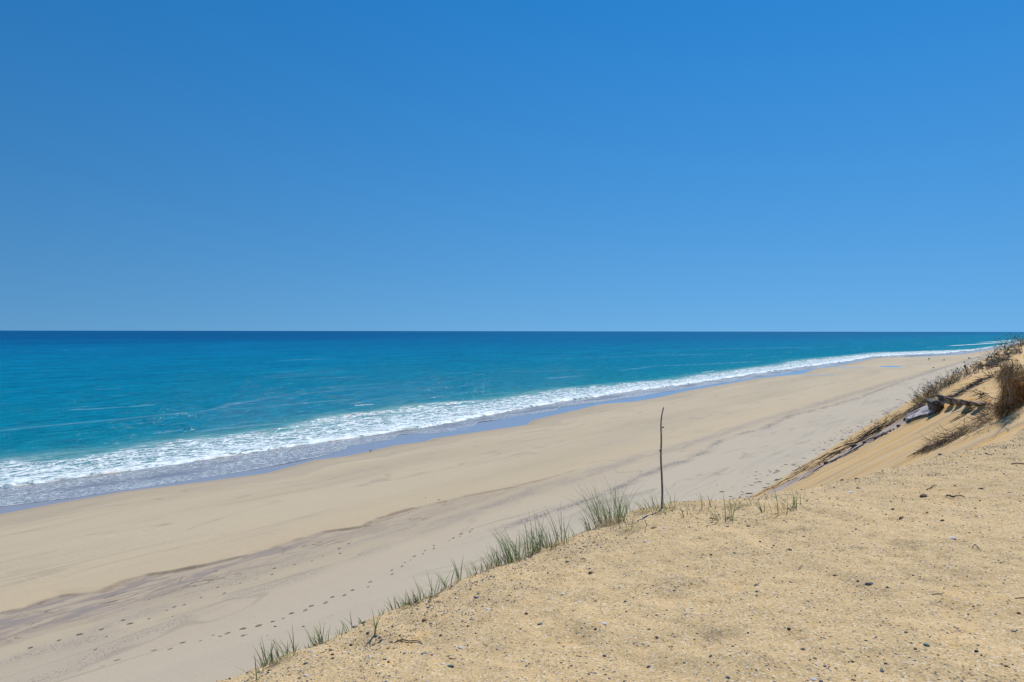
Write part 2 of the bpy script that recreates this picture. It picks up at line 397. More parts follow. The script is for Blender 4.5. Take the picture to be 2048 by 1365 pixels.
def foam_nodes(t, sn, tw, t2, t3):
    wv = t.vscale(t.noise(sn, .5, 4, .6, 0, True), 1.6)
    v1 = t.vadd(t.mapv(sn, (.22, .36, 1)), t.vscale(wv, .6))
    e1 = t.voro(v1, 1.3, 'DISTANCE_TO_EDGE'); e2 = t.voro(t.vadd(t.mapv(sn, (.24, .42, 1)), t.vscale(wv, .6)), 3.1, 'DISTANCE_TO_EDGE')
    big = t.noise(t.mapv(sn, (.10, .32, 1)), 1, 5, .62, .8)
    fine = t.noise(t.mapv(sn, (.55, 1.0, 1)), 1, 6, .68, .5)
    # density: full just behind the bore front, thinning to seaward
    wid = t.m_('ADD', t2, t.m_('SUBTRACT', 0, t3))        # t2 - t3 = width of the surf
    u = t.m_('DIVIDE', t2, t.m_('MAXIMUM', wid, 1.5))      # 0 at front, 1 at outer edge
    dens = t.m_('POWER', t.ss(u, 1.08, .0), 1.35)
    dens = t.m_('ADD', t.mul(dens, .95), t.mul(t.m_('SUBTRACT', big, .5), 1.35))
    lace = t.m_('MAXIMUM', t.ss(e1, .15, .03), t.mul(t.ss(e2, .16, .02), .8))
    full = t.ss(t.m_('ADD', dens, t.mul(t.m_('SUBTRACT', fine, .5), 1.0)), .70, 1.02)
    lc = t.mul(lace, t.ss(dens, -.1, .2), t.ss(fine, .30, .46))
    m = t.m_('MAXIMUM', full, lc)
    gate = t.mul(t.ss(t2, -.05, .25), t.ss(t.m_('ADD', u, t.mul(t.m_('SUBTRACT', big, .5), .7)), 1.12, .88))
    m = t.mul(m, gate)
    # breaker streaks past the outer edge are left to the water; swash: bubbly streaks and a thin lip
    b1 = t.noise(t.mapv(sn, (1.3, 2.6, 1), (5, 5, 0)), 1, 5, .75, .6)
    pt = t.noise(t.mapv(sn, (.06, .2, 1), (2, 5, 0)), 1, 3)
    e3 = t.voro(t.vadd(t.mapv(sn, (.9, 1.5, 1)), wv), 2.2, 'DISTANCE_TO_EDGE')
    bub = t.mul(t.m_('MAXIMUM', t.ss(b1, .50, .60), t.mul(t.ss(e3, .09, .02), .8)), t.ss(t.m_('ADD', pt, t.attr('bub')), .5, .8), t.ss(t2, .3, -.1), t.ss(tw, .0, .4))
    lip = t.mul(t.ss(tw, .34, .10), t.ss(t.noise(sn, 1.4, 4, .7), .40, .52), t.ss(t2, .3, -.1))
    m = t.m_('MAXIMUM', m, t.m_('MAXIMUM', t.mul(bub, .75), t.mul(lip, .8)))
    fb = t.attr('fb'); m = t.m_('MAXIMUM', m, t.mul(t.ss(t.m_('ADD', fb, t.mul(t.m_('SUBTRACT', fine, .5), .9)),   .48, .95), t.ss(fb, .05, .2)))
    return m, fine, u
def mat_foam():
    t = NT('sea_foam')
    sn = t.attr('sn', True); tw = t.attr('t'); t2 = t.attr('t2'); t3 = t.attr('t3')
    m, fine, u = foam_nodes(t, sn, tw, t2, t3)
    brown = t.mul(t.ss(t2, .7, .05), t.ss(t2, -.2, .0), t.ss(t.noise(t.mapv(sn, (.3, .6, 1)), 1, 3), .44, .58))
    col = t.mix(t.ss(fine, .35, .7), (.52, .64, .68), (.78, .83, .85))
    col = t.mix(t.mul(brown, .6), col, (.42, .30, .19))
    b = t.bump(fine, .25, .8)
    t.out(col, .55, b, .3)
    tr = t.N.new('ShaderNodeBsdfTransparent'); mx = t.N.new('ShaderNodeMixShader')
    t.L(m, mx.inputs[0]); t.L(tr.outputs[0], mx.inputs[1]); t.L(t.b.outputs[0], mx.inputs[2])
    t.L(mx.outputs[0], t.N['Material Output'].inputs['Surface'])
    return t.m

def mat_dune():
    t = NT('bluff_sand')
    sn = t.attr('sn', True); q = t.attr('q'); p = t.sep(sn)
    g = t.noise(sn, 1.1, 4, .6)
    top = t.mix(t.ss(g, .35, .65), (.51, .37, .19), (.43, .315, .165))
    org = t.noise(t.mapv(sn, (.8, 1.3, 1), (3, 3, 0)), 1, 4, .6)
    top = t.mix(t.mul(t.ss(org, .56, .7), .5), top, (.55, .345, .13))
    # grains of several sizes and tints
    va = t.N.new('ShaderNodeTexVoronoi'); t.put(va.inputs['Vector'], sn); va.inputs['Scale'].default_value = 95
    hue = t.sep(va.outputs['Color'])
    gr = t.ramp(hue[0], [(0, (.10, .09, .085)), (.10, (.24, .2, .15)), (.22, (.47, .34, .165)), (.7, (.56, .40, .2)), (.9, (.60, .50, .36)), (1, (.78, .74, .68))])
    top = t.mix(.42, top, gr)
    vb = t.N.new('ShaderNodeTexVoronoi'); t.put(vb.inputs['Vector'], sn); vb.inputs['Scale'].default_value = 46
    hb = t.sep(vb.outputs['Color'])
    clus = t.ss(t.noise(sn, 2.2, 3, .6), .35, .65)
    sel = t.mul(t.m_('LESS_THAN', hb[0], t.m_('ADD', .10, t.mul(clus, .22))), t.ss(vb.outputs['Distance'], .36, .26))
    pc = t.ramp(hb[1], [(0, (.07, .07, .075)), (.35, (.13, .12, .115)), (.55, (.25, .17, .11)), (.75, (.32, .27, .22)), (.9, (.5, .4, .28)), (1, (.7, .67, .62))])
    top = t.mix(t.mul(sel, .85), top, pc)
    # the slipping face: streaks that run down the fall line
    sw = t.noise(t.mapv(sn, (.5, .35, 1)), 1, 2)
    st = t.noise(t.mapv(t.vadd(sn, t.vscale(t.noise(sn, .25, 2, .5, 0, True), .8)), (2.1, .07, 1)), 1, 5, .62)
    st2 = t.noise(t.mapv(sn, (7, .3, 1)), 1, 4, .6)
    face = t.ramp(st, [(.32, (.52, .375, .20)), (.44, (.55, .36, .155)), (.52, (.50, .37, .22)), (.60, (.57, .36, .14)), (.72, (.50, .40, .27))])
    face = t.mix(.35, face, t.mix(st2, (.30, .30, .30), (.70, .70, .70)), 'SOFT_LIGHT')
    face = t.mix(t.mul(t.ss(t.noise(sn, 3.0, 4, .7), .60, .72), .5), face, (.32, .22, .12))
    # pinkish grey tongue of peaty sand below the ledge
    tongue = t.mul(t.ss(t.m_('ABSOLUTE', t.m_('SUBTRACT', t.m_('ADD', p[0], t.mul(t.m_('SUBTRACT', sw, .5), 1.2)), 25.6)), .95, .45), t.ss(q, -.6, -1.6))
    face = t.mix(t.mul(tongue, .8), face, (.37, .305, .285))
    # far ridge: yellowish, paler
    stp = t.attr('stp'); face = t.mix(t.mul(stp, .9), face, (.55, .29, .085))
    yel = t.ss(p[0], 16.5, 14.0)
    face = t.mix(t.mul(yel, .7), face, (.60, .37, .13))
    isf = t.ss(t.m_('ADD', q, t.mul(t.m_('SUBTRACT', t.noise(sn, 2.4, 4, .6), .5), .5)), -.12, -.34)
    isf = t.m_('MAXIMUM', isf, t.ss(p[0], 16.5, 17.6))
    col = t.mix(isf, top, face)
    h = t.m_('ADD', t.mul(t.noise(sn, 60, 3, .7), .5), t.m_('ADD', t.mul(t.noise(sn, 12, 4, .6), 1.0), t.mul(sel, .35)))
    nb = t.bump(h, .018, t.m_('SUBTRACT', 1.0, t.mul(isf, .5)))
    return t.out(col, .95, nb, .12)

def simple(name, c1, c2, scale=8, rough=.8, bump=.01, spec=.3, detail=4):
    t = NT(name); pv = t.N.new('ShaderNodeTexCoord').outputs['Object']
    n = t.noise(pv, scale, detail, .6)
    return t.out(t.mix(t.ss(n, .32, .68), c1, c2), rough, t.bump(n, bump, .8), spec)
def mat_tint(name, rough=.75, spec=.3, sc=120):
    t = NT(name); c = t.attr('tint', True); n = t.noise(t.pos(), sc, 3, .6)
    return t.out(t.mix(.4, c, t.mix(n, (.25, .25, .25), (.75, .75, .75)), 'SOFT_LIGHT'), rough, None, spec)
M_BEACH = mat_beach(); M_SEA = mat_sea(); M_FOAM = mat_foam(); M_DUNE = mat_dune()
def add_translucent(m, k):
    nt = m.node_tree; N = nt.nodes; p = N['Principled BSDF']; tr = N.new('ShaderNodeBsdfTranslucent'); mx = N.new('ShaderNodeMixShader'); mx.inputs[0].default_value = k
    nt.links.new(p.inputs['Base Color'].links[0].from_socket, tr.inputs[0]); nt.links.new(p.outputs[0], mx.inputs[1]); nt.links.new(tr.outputs[0], mx.inputs[2])
    nt.links.new(mx.outputs[0], N['Material Output'].inputs['Surface']); return m
M_TINT = mat_tint('grit'); M_PLANT = add_translucent(mat_tint('plant_fibre', .6, .25, 60), .42)
STONE = {
 'dark': simple('dark_stone', (.05, .052, .058), (.11, .11, .115), 60, .6),
 'slate': simple('slate_stone', (.14, .17, .20), (.25, .28, .31), 50, .6),
 'teal': simple('greenish_stone', (.14, .22, .22), (.26, .36, .35), 50, .55),
 'brown': simple('brown_stone', (.16, .095, .055), (.29, .19, .12), 50, .7),
 'rust': simple('rust_stone', (.26, .10, .04), (.40, .19, .08), 50, .7),
 'tan': simple('tan_stone', (.34, .24, .14), (.50, .40, .28), 50, .7),
 'white': simple('white_quartz', (.66, .65, .62), (.84, .83, .81), 30, .5),
 'grey': simple('grey_stone', (.24, .23, .22), (.38, .36, .34), 50, .7)}

# ================================================================ BEACH
def growing(a, b, step, k):
    r = [a]
    while r[-1] < b: step *= k; r.append(r[-1]+step)
    return np.array(r)
s_ax = np.concatenate([-growing(3, 400, 2, 1.35)[::-1]+3, np.arange(1, 110, .16), growing(110, 2600, .17, 1.02)])
n_ax = np.concatenate([np.arange(-135, -56, 1.0), np.arange(-56, -38, .06), np.arange(-38, -9, .8)])
S, N = np.meshgrid(s_ax, n_ax, indexing='ij')
# denser rows follow the runnel's scarp
Z = beach_z(S, N)
Z = Z + .05*fbm(S*.05, N*.16, 4, 3) + .012*fbm(S*.8, N*1.4, 3, 5)*sstep(-2, 3, N-wline(0, S))
c1 = N-chan(0, S); c2 = N-chan(1, S)
Z = Z + .035*fbm(S*.5, N*1.3, 3, 9)*sstep(0, .8, c1)*sstep(1.5, -1, c2)*chanw(S)
def line_n(pts, surf='beach'):
    p = np.array(pts, float); a, b = unproj(p[:, 0], p[:, 1], surf); o = np.argsort(a); return lambda s: np.interp(s, a[o], b[o])
G1 = line_n([(0,1325),(171,1280),(342,1201),(495,1154),(666,1098),(798,1063),(920,1030),(1078,975)])
G2 = line_n([(60,1365),(205,1307),(307,1260),(410,1219),(547,1171),(700,1116),(860,1062),(981,1014),(1130,966)])
G3 = line_n([(800,1130),(1000,1060),(1130,1015),(1215,987),(1276,958),(1325,936),(1374,919),(1406,906),(1447,880),(1496,865),(1530,856),(1582,832),(1640,818),(1720,795),(1800,765),(1880,738)])
pool = np.zeros_like(S)
for cx, cy, wx, wy in ((1782, 733.5, 30, 1.6), (1700, 736, 45, .7), (1640, 750.5, 70, .6)):
    px, py = project(*to_xy(S, N), Z)
    pool = np.maximum(pool, np.exp(-((px-cx)/wx)**2-((py-cy)/wy)**2)*(S > 100))
X, Y = to_xy(S, N)
beach = mesh_obj('beach_sand', np.stack([X, Y, Z], -1).reshape(-1, 3), grid_faces(*S.shape), M_BEACH, attrs=dict(
    sn=np.stack([S, N, 0*S], -1).reshape(-1, 3), t0=(N-wline(0, S)).ravel(), c1=c1.ravel(), c2=c2.ravel(), cw=chanw(S).ravel(),
    g1=(N-G1(S)).ravel(), g2=(N-G2(S)).ravel(), g3=(N-G3(S)).ravel(), pool=pool.ravel()))
tag(beach, 'wide pale sand beach running beside the sea', kind='structure')

# ================================================================ SEA
ss_ax = np.concatenate([-growing(0, 70000, .5, 1.16)[::-1], np.arange(1, 190, .30), growing(190, 90000, .3, 1.022)])
tt_ax = np.concatenate([np.arange(0, 46, .28), growing(46, 80000, .28, 1.042)])
def sea_surface(S, T):
    w1 = wline(1, S); N = w1-T
    t2 = wline(2, S)-N; t3 = wline(3, S)-N      # metres seaward of the bore front / of the outer foam edge
    z = np.maximum(beach_z(S, N)+.02, 0)
    rug = fbm(S*.35, N*.6, 3, 21)
    d2 = np.maximum(t2+rug*.5, 0)
    wide = 1-sstep(1500, 4000, np.abs(S)+T)
    z = z + (.34*sstep(0, .9, d2)*np.exp(-d2/9.0) + .10*sstep(0, 2, d2)*np.abs(rug))*wide
    br = sstep(60, 72, S)*(1-sstep(112, 135, S))*.45 + .18 + .2*noise(S*.02, N*0, 31)
    z = z + br*np.exp(-((t3+1.5+1.2*rug)/np.where(t3 > -1.5, 4.5, 1.7))**2)*wide
    sw = np.sin(2*math.pi*(T/21.0 + S/160.0 + .5*noise(S*.012, T*.02, 41)))
    z = z + .12*sw*sstep(20, 60, T)*(1-sstep(150, 700, T))*(1-sstep(600, 2500, np.abs(S)))
    return N, z, t2, t3
def streak(lines, S, N, wid):
    f = np.zeros_like(S)
    for pts in lines:
        p = np.array(pts, float); a, c = unproj(p[:, 0], p[:, 1], 'sea'); o = np.argsort(a); a, c = a[o], c[o]
        L = a[-1]-a[0]; d = N-np.interp(S, a, c); w = wid*(1+np.maximum(S-300, 0)/140.0)
        f = np.maximum(f, np.exp(-(d/w)**2)*sstep(a[0]-.05*L, a[0]+.18*L, S)*sstep(a[-1]+.05*L, a[-1]-.18*L, S))
    return f
S, T = np.meshgrid(ss_ax, tt_ax, indexing='ij')
N, Z, t2, t3 = sea_surface(S, T)
X, Y = to_xy(S, N)
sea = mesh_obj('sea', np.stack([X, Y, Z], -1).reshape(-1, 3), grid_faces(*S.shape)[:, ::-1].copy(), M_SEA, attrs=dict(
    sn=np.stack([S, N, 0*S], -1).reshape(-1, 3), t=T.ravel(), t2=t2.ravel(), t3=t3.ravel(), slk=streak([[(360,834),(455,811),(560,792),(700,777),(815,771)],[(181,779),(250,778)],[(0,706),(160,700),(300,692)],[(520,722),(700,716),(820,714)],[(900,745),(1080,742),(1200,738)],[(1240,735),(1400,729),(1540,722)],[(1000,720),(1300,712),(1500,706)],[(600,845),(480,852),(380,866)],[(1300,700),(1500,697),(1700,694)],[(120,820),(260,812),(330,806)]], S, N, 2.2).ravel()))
tag(sea, 'blue green ocean reaching to the horizon', kind='structure')
sf_ax = np.concatenate([np.arange(5, 130, .32), growing(130, 2500, .33, 1.016)])
tf_ax = np.concatenate([np.arange(0, 46, .26), growing(46, 190, .5, 1.06)])
S, T = np.meshgrid(sf_ax, tf_ax, indexing='ij')
N, Z, t2, t3 = sea_surface(S, T)
Z = Z + .012 + .02*sstep(0, 1, t2) + .13*np.abs(fbm(S*1.1, N*1.7, 3, 23))*sstep(.0, .8, t2)*(1-sstep(-8, 0, t3))
bub = .30*np.interp(S, [0, 45, 60, 68, 76, 82, 100, 106, 140], [.9, .9, 1, 1, .6, .6, .75, .5, .75])
X, Y = to_xy(S, N)
foam = mesh_obj('surf_foam', np.stack([X, Y, Z], -1).reshape(-1, 3), grid_faces(*S.shape)[:, ::-1].copy(), M_FOAM, attrs=dict(
    sn=np.stack([S, N, 0*S], -1).reshape(-1, 3), t=T.ravel(), t2=t2.ravel(), t3=t3.ravel(), bub=bub.ravel(), fb=streak([[(1860,693.8),(1900,692),(1950,689),(2000,685.5),(2044,682)],[(1940,686),(1985,684),(2044,679.5)],[(706,811),(730,809),(753,808)],[(1560,727),(1600,723),(1650,720)],[(1400,746),(1430,742)]], S, N, .8).ravel()*.93))
tag(foam, 'white lacy foam of the surf washing along the wet sand', 'foam', kind='stuff')

# ================================================================ SAND BLUFF
FINE_Z = True
def dune_detail(s, n):
    c = np.interp(s, CREST_S, CREST_N); q = n-c
    near = 1-sstep(16, 22, s)
    top = sstep(-.5, .2, q)
    z = (.035*fbm(s*.9, n*1.1, 3, 51) + .032*fbm(s*3.1, n*4.2, 3, 53) + .004*fbm(s*13, n*15, 2, 55))*near*(.35+.65*top)
    # scuffed hollows, old half-filled footprints
    h = noise(s*1.7, n*1.9, 61); z = z - .034*sstep(.12, .5, h)*near*top
    z = z + (1-near)*(.10*fbm(s*.45, n*.22, 3, 57) + .03*fbm(s*2.2, n*.6, 3, 59))
    z = z + sstep(.3, -.3, q)*near*.05*noise(s*.9, n*.15, 63)
    return z
# a low eroded step in the face where the peat ledge crops out
LG_S = [20.0, 20.6, 21.1, 22.0, 22.6, 23.43, 23.75, 24.3]; LG_N = [-1.25, -1.5, -1.75, -2.1, -2.45, -2.95, -3.4, -3.9]
def ledge_step(s, n):
    # signed distance beyond the line, measured along the shore
    sl = np.interp(-n, -np.array(LG_N), LG_S)
    d = s-sl+.10*noise(n*3.1, n*0, 75)+.05*noise(n*9, n*0, 77)
    act = sstep(-1.25, -1.6, n)*sstep(-4.2, -3.6, n)
    return .15*sstep(0, .45, d)*np.exp(-np.maximum(d, 0)/2.2)*act
def crest_wob(s): return .10*noise(s*1.3, s*0, 71)+.05*noise(s*4.1, s*0, 73)
def ground(s, n):
    return bluff_z(s, n + crest_wob(s)) + dune_detail(s, n) + ledge_step(s, n)
s_ax = np.concatenate([-growing(1, 300, .3, 1.3)[::-1]+1.5, np.arange(.6, 17, .022), np.arange(17, 27, .05), growing(27, 3000, .05, 1.03)])
n_ax = np.concatenate([-growing(5.0, 34, .04, 1.05)[::-1], np.arange(-4.96, 1.2, .024), growing(1.22, 260, .06, 1.14)])
S, N = np.meshgrid(s_ax, n_ax, indexing='ij')
Z = ground(S, N); X, Y = to_xy(S, N)
Z = np.maximum(Z, -1.0)
q = N-np.interp(S, CREST_S, CREST_N)+crest_wob(S)
bluff = mesh_obj('sand_bluff', np.stack([X, Y, Z], -1).reshape(-1, 3), grid_faces(*S.shape), M_DUNE, attrs=dict(
    sn=np.stack([S, N, 0*S], -1).reshape(-1, 3), q=q.ravel(), stp=(sstep(.02, .08, ledge_step(S-.02, N))*sstep(.9, .4, S-np.interp(-N, -np.array(LG_N), LG_S))).ravel()))
tag(bluff, 'tan sand bluff falling away to the beach', kind='structure')
print('tris', sum(len(o.data.polygons)*2 for o in bpy.data.objects if o.type == 'MESH'))
# ================================================================ THINGS ON THE BLUFF
rnd = random.Random(11); nr = np.random.RandomState(5)
UP = Vector((0, 0, 1))
def hit(px, py, d0=1.8, d1=120.0):
    """point of the bluff that a photo pixel sees (first hit)"""
    rx, ry, rz = ray(px, py); D = np.geomspace(d0, d1, 1500)/ry
    s, n = to_sn(rx*D, ry*D); g = ground(s, n)-(EYE+rz*D)
    k = np.argmax(g > 0)
    if not g[k] > 0: return None
    f = g[k]/(g[k]-g[k-1]) if k else 0
    t = D[k]-(D[k]-D[k-1])*f if k else D[k]
    return Vector((rx*t, ry*t, EYE+rz*t))
def near(px, py, lim=13.0):
    """same, but on the near dune: falls back on its rim where the pixel lies just above it"""
    for dy in range(0, 70, 2):
        p = hit(px, py+dy, 1.8, lim)
        if p: return p
    return hit(px, 1200, 1.8, lim)
def onb(x, y):
    s, n = to_sn(x, y); return float(ground(np.array([s]), np.array([n]))[0])
def P3(p, f=1.0): return (p[0], p[1], p[2])
def fall(p):
    """unit vector down the fall line and the normal of the face at p"""
    e = .4; h0 = onb(p.x, p.y)
    gx = (onb(p.x+e, p.y)-onb(p.x-e, p.y))/(2*e); gy = (onb(p.x, p.y+e)-onb(p.x, p.y-e))/(2*e)
    nrm = Vector((-gx, -gy, 1)).normalized(); d = Vector((-gx, -gy, -(gx*gx+gy*gy))).normalized()
    return d, nrm

# ---- rounded stones
def stone_mesh(name, sub, seed, squash=(1, .75, .5), rough=.16, ang=0):
    bm = bmesh.new(); bmesh.ops.create_icosphere(bm, subdivisions=sub, radius=1)
    r = random.Random(seed); ax = [Vector((r.gauss(0, 1), r.gauss(0, 1), r.gauss(0, 1))).normalized() for _ in range(7)]
    am = [r.uniform(-rough, rough) for _ in ax]
    for v in bm.verts:
        k = 1+sum(a*max(0, v.co.normalized().dot(x))**2 for a, x in zip(am, ax))
        if ang:
            for x in ax[:4]:
                d = v.co.dot(x)
                if d > .72: v.co -= x*(d-.72)*ang
        v.co = Vector((v.co.x*squash[0]*k, v.co.y*squash[1]*k, v.co.z*squash[2]*k))
    me = bpy.data.meshes.new(name); bm.to_mesh(me); bm.free()
    me.polygons.foreach_set('use_smooth', [True]*len(me.polygons)); return me
import bmesh
STM = {}
def stone(kind, shape, p, size, rot=None, name='pebble', bury=.25):
    if kind == 'white' and shape[:-1] in ('round', 'block', 'long'): shape = 'flat'+shape[-1]
    key = (kind, shape)
    if key not in STM:
        sq = dict(round=(1, .85, .62), flat=(1, .75, .36), long=(1.25, .55, .42), block=(1, .8, .7), chip=(1, .55, .16))[shape[0:-1]]
        m = stone_mesh(name, 2, hash(shape) % 97 if False else sum(map(ord, shape)), sq, .2, .8 if shape[:-1] in ('block', 'chip') else .25)
        m.materials.append(STONE[kind]); STM[key] = m
    o = bpy.data.objects.new(name, STM[key]); COL.objects.link(o)
    o.scale = (size/2,)*3; o.location = p + Vector((0, 0, size*(.12-bury*.4)))
    o.rotation_euler = rot or (rnd.uniform(-.2, .2), rnd.uniform(-.2, .2), rnd.uniform(0, 6.28)); return o
# (px, py, width px, kind, shape, label)
NAMED = [
 (1207,1248,13,'white','round1','white quartz pebble with dark grit in front of it, middle of the sand slope'),
 (978,1220,11,'white','round2','smooth white pebble below and right of the flat dark stone, lower left sand'),
 (1182,1146,11,'brown','block1','dull brown rounded rock near the right end of the tall grass clump'),
 (1297,1335,9,'dark','block2','black angular stone near the bottom edge of the photo, centre right'),
 (1209,1313,9,'dark','round1','black pebble with tiny white chips at its right side, near the bottom edge'),
 (1383,1217,10,'white','chip1','white chip lying alone on the middle of the sand slope'),
 (954,1196,12,'slate','long1','flat slate grey stone tilted up to the right, below the grass fringe'),
 (944,1240,10,'slate','flat2','bluish grey flat stone left of the smooth white pebble'),
 (1047,1323,10,'white','chip2','thin white shell chip near the bottom edge, centre left'),
 (1853,1291,13,'teal','round2','blue green pebble with a rusty chip beside it, lower right sand'),
 (1842,1286,7,'rust','chip1','small rusty chip touching the blue green pebble, lower right sand'),
 (1738,1168,13,'grey','long2','long grey pebble lying aslant, right half of the sand slope'),
 (1764,1343,10,'slate','round1','dark blue pebble close to the bottom edge, right half of the photo'),
 (1628,1360,14,'white','block1','white angular stone cut by the bottom edge of the photo'),
 (1578,1258,8,'dark','round2','small round black stone alone on rippled sand, right of centre'),
 (1580,1101,9,'dark','round1','black stone with a dark gravel patch behind it, upper middle sand'),
 (1514,1171,9,'grey','round2','grey pebble at the upper end of a short diagonal line of stones'),
 (2012,1160,10,'white','chip2','flat white chip near the right edge of the photo, upper sand'),
 (2026,1263,10,'grey','long1','greenish grey upright pebble at the top of a line of grit near the right edge'),
 (2038,1227,8,'rust','round1','orange brown pebble close to the right edge of the photo'),
 (1812,1265,8,'slate','flat1','small blue grey pebble above the blue green one'),
 (1606,1299,9,'dark','flat2','flat black pebble right of centre in the lower sand'),
 (1701,985,13,'white','round1','bright white oval pebble near the far rim of the dune top'),
 (1717,977,9,'tan','round2','tan stone with a shaded brown side just behind the bright white oval pebble'),
 (1847,993,14,'brown','block2','dark brown lump of stone left of the crooked lying stick'),
 (1786,1019,7,'dark','round1','small black pebble below and left of the dark brown lump'),
 (1615,1001,7,'brown','block1','small dark red stone behind the last grass blades'),
 (1675,999,7,'tan','block2','small brown stone between the grass and the bright white oval pebble'),
 (1803,1036,10,'brown','long2','brown splinter shaped stone with a pale chip under it'),
 (1884,1042,11,'dark','long1','long dark flat stone below the crooked lying stick'),
 (1881,910,9,'dark','round2','black stone highest on the sand just under the orange bank'),
 (1977,910,9,'dark','flat1','dark flat stone on the rim near the right edge of the photo'),
 (1961,978,8,'dark','long2','small dark pebble right of the crooked stick, near the right edge'),
 (1905,1077,14,'white','long1','thin white shell sliver in the right part of the sand slope'),
 (1713,948,8,'dark','block1','dark stone in the row along the far rim of the dune top'),
 (1684,951,7,'dark','block2','dark stone at the lower left end of the row on the far rim'),
 (882,1272,8,'dark','round2','round black pebble right of the thick dark stick'),
 (847,1308,11,'teal','flat1','flat sea green stone below the right end of the thick dark stick'),
 (612,1328,10,'dark','long1','black stone near the lower left tip of the dune'),
 (665,1310,8,'brown','round1','reddish brown pebble between the black stone and the orange sand, lower left'),
 (642,1284,9,'slate','round2','blue grey pebble at the edge of the orange sand patch, lower left'),
 (728,1238,9,'dark','block1','dark stone standing on the rim left of the single tall blade'),
 (711,1240,11,'grey','flat2','flat grey stone on the rim next to the dark standing one'),
 (901,1333,12,'teal','long2','sea green oval stone near the bottom edge beside a white one'),
 (886,1329,9,'white','flat1','white stone just left of the sea green oval one'),
 (851,1241,12,'rust','flat2','yellow brown flat stone above the thick dark stick'),
 (818,1204,8,'dark','round1','left one of two black stones just inside the low grass'),
 (832,1200,9,'dark','block2','right one of two black stones just inside the low grass'),
 (752,1272,9,'slate','block1','grey stone at the foot of the single tall blade'),
 (921,1296,10,'white','block2','white stone with a dark underside right of the thick dark stick'),
 (624,1304,8,'white','round2','white pebble on the orange sand patch, lower left'),
 (780,1228,9,'grey','chip1','pale grey chip on the rim right of the single tall blade'),
 (914,1196,10,'white','chip1','white flake left of the flat slate grey stone'),
 (1126,1189,9,'white','round1','white pebble with a brown spot below it, beneath the tall grass clump'),
 (1053,1228,8,'dark','round2','dark pebble below the white ones, centre left'),
 (1080,1249,10,'slate','long2','slate grey oval pebble right of the smooth white one, centre left'),
 (1135,1124,9,'dark','flat1','dark flat stone just right of the tall grass clump'),
 (1308,1056,12,'brown','chip2','reddish brown piece of bark like stone in front of the upright stick'),
 (1330,1057,8,'white','flat2','white chip right of the reddish brown piece, in front of the upright stick'),
 (1497,1053,8,'dark','flat2','dark pebble in the sand between the upright stick and the right hand grass blades'),
 (1455,1054,8,'brown','flat1','brown pebble below the arching grass blades'),
 (1422,1038,10,'rust','long1','reddish stone at the foot of the arching grass blades'),
 (1288,1034,9,'white','chip2','white chip left of the foot of the upright stick'),
 (1291,1084,9,'white','long2','white chip on open sand below the upright stick'),
]
named_pos = []
for px, py, w, kind, shape, lab in NAMED:
    p = near(px, py); D = p.y; size = w/FPX*D*1.05; named_pos.append((p.x, p.y))
    o = stone(kind, shape, p, size, rot=(rnd.uniform(-.15, .15), rnd.uniform(-.15, .15), rnd.uniform(-.5, .5)), name='pebble' if kind != 'white' or 'chip' not in shape else 'shell_chip')
    tag(o, lab, 'stone' if 'shell' not in lab else 'shell')

# ---- thousands of pebbles: the 300 largest in view stand alone, the rest is grit
NP = 42000
ps = nr.uniform(1.2, 17.0, NP*3); pn = nr.uniform(-4.0, 1.1, NP*3)
pq = pn-np.interp(ps, CREST_S, CREST_N)+crest_wob(ps)
px_, py_ = project(*to_xy(ps, pn), ground(ps, pn))
dens = .35 + .8*sstep(-.05, .45, noise(ps*1.3, pn*1.6, 81)) + .7*sstep(.1, .5, noise(ps*3.7, pn*4.1, 83))
dens *= .55 + 1.1*np.exp(-((pq-.35)/.5)**2)*1.1 + 1.0*sstep(1500, 700, px_)*sstep(1.9, .2, pq) + .5*sstep(9, 14, ps)
keep = (pq > -.15) & (px_ > 380) & (px_ < 2150) & (py_ < 1440) & (nr.rand(NP*3) < dens*.45)
ps, pn, px_, py_, pq = ps[keep], pn[keep], px_[keep], py_[keep], pq[keep]
xx, yy = to_xy(ps, pn); zz = ground(ps, pn)
size = np.clip(.0054*np.exp(nr.randn(len(ps))*.50), .003, .02)*(.8+.045*yy)
size = size*(1+.08*sstep(1100, 600, px_))
app = size/yy; order = np.argsort(-app)
kindp = nr.choice(8, len(ps), p=[.48, .11, .03, .14, .03, .07, .10, .04])
KN = ['dark', 'slate', 'teal', 'brown', 'rust', 'tan', 'white', 'grey']
WORD = dict(dark='dark', slate='blue grey', teal='greenish', brown='brown', rust='rusty orange', tan='tan', white='whitish', grey='grey')
for i in order[:300]:
    k = KN[kindp[i]]; sh = ('round', 'flat', 'long', 'block')[rnd.randrange(4)]+str(rnd.randint(1, 2))
    o = stone(k, sh, Vector((xx[i], yy[i], zz[i])), float(size[i])*1.35)
    tag(o, f'small {WORD[k]} pebble, one of many strewn over the tan dune top', 'pebble', f'{WORD[k]} pebbles strewn on the dune top')
rest = order[300:]
bm = bmesh.new(); bmesh.ops.create_icosphere(bm, subdivisions=1, radius=1)
iv = np.array([v.co for v in bm.verts]); fi = np.array([[v.index for v in f.verts] for f in bm.faces]); bm.free()
iv = np.delete(iv, [], 0)
tint = np.array([(.06, .06, .065), (.17, .195, .22), (.2, .29, .28), (.19, .12, .08), (.32, .15, .07), (.40, .30, .18), (.72, .70, .67), (.3, .28, .26)])
m = len(rest); V = np.repeat(iv[None], m, 0)*(1+.22*nr.randn(m, len(iv), 1))
V = V*np.stack([np.ones(m), nr.uniform(.55, 1, m), nr.uniform(.35, .8, m)], 1)[:, None, :]*size[rest][:, None, None]*.62
a = nr.uniform(0, 6.28, m); ca, sa = np.cos(a)[:, None], np.sin(a)[:, None]
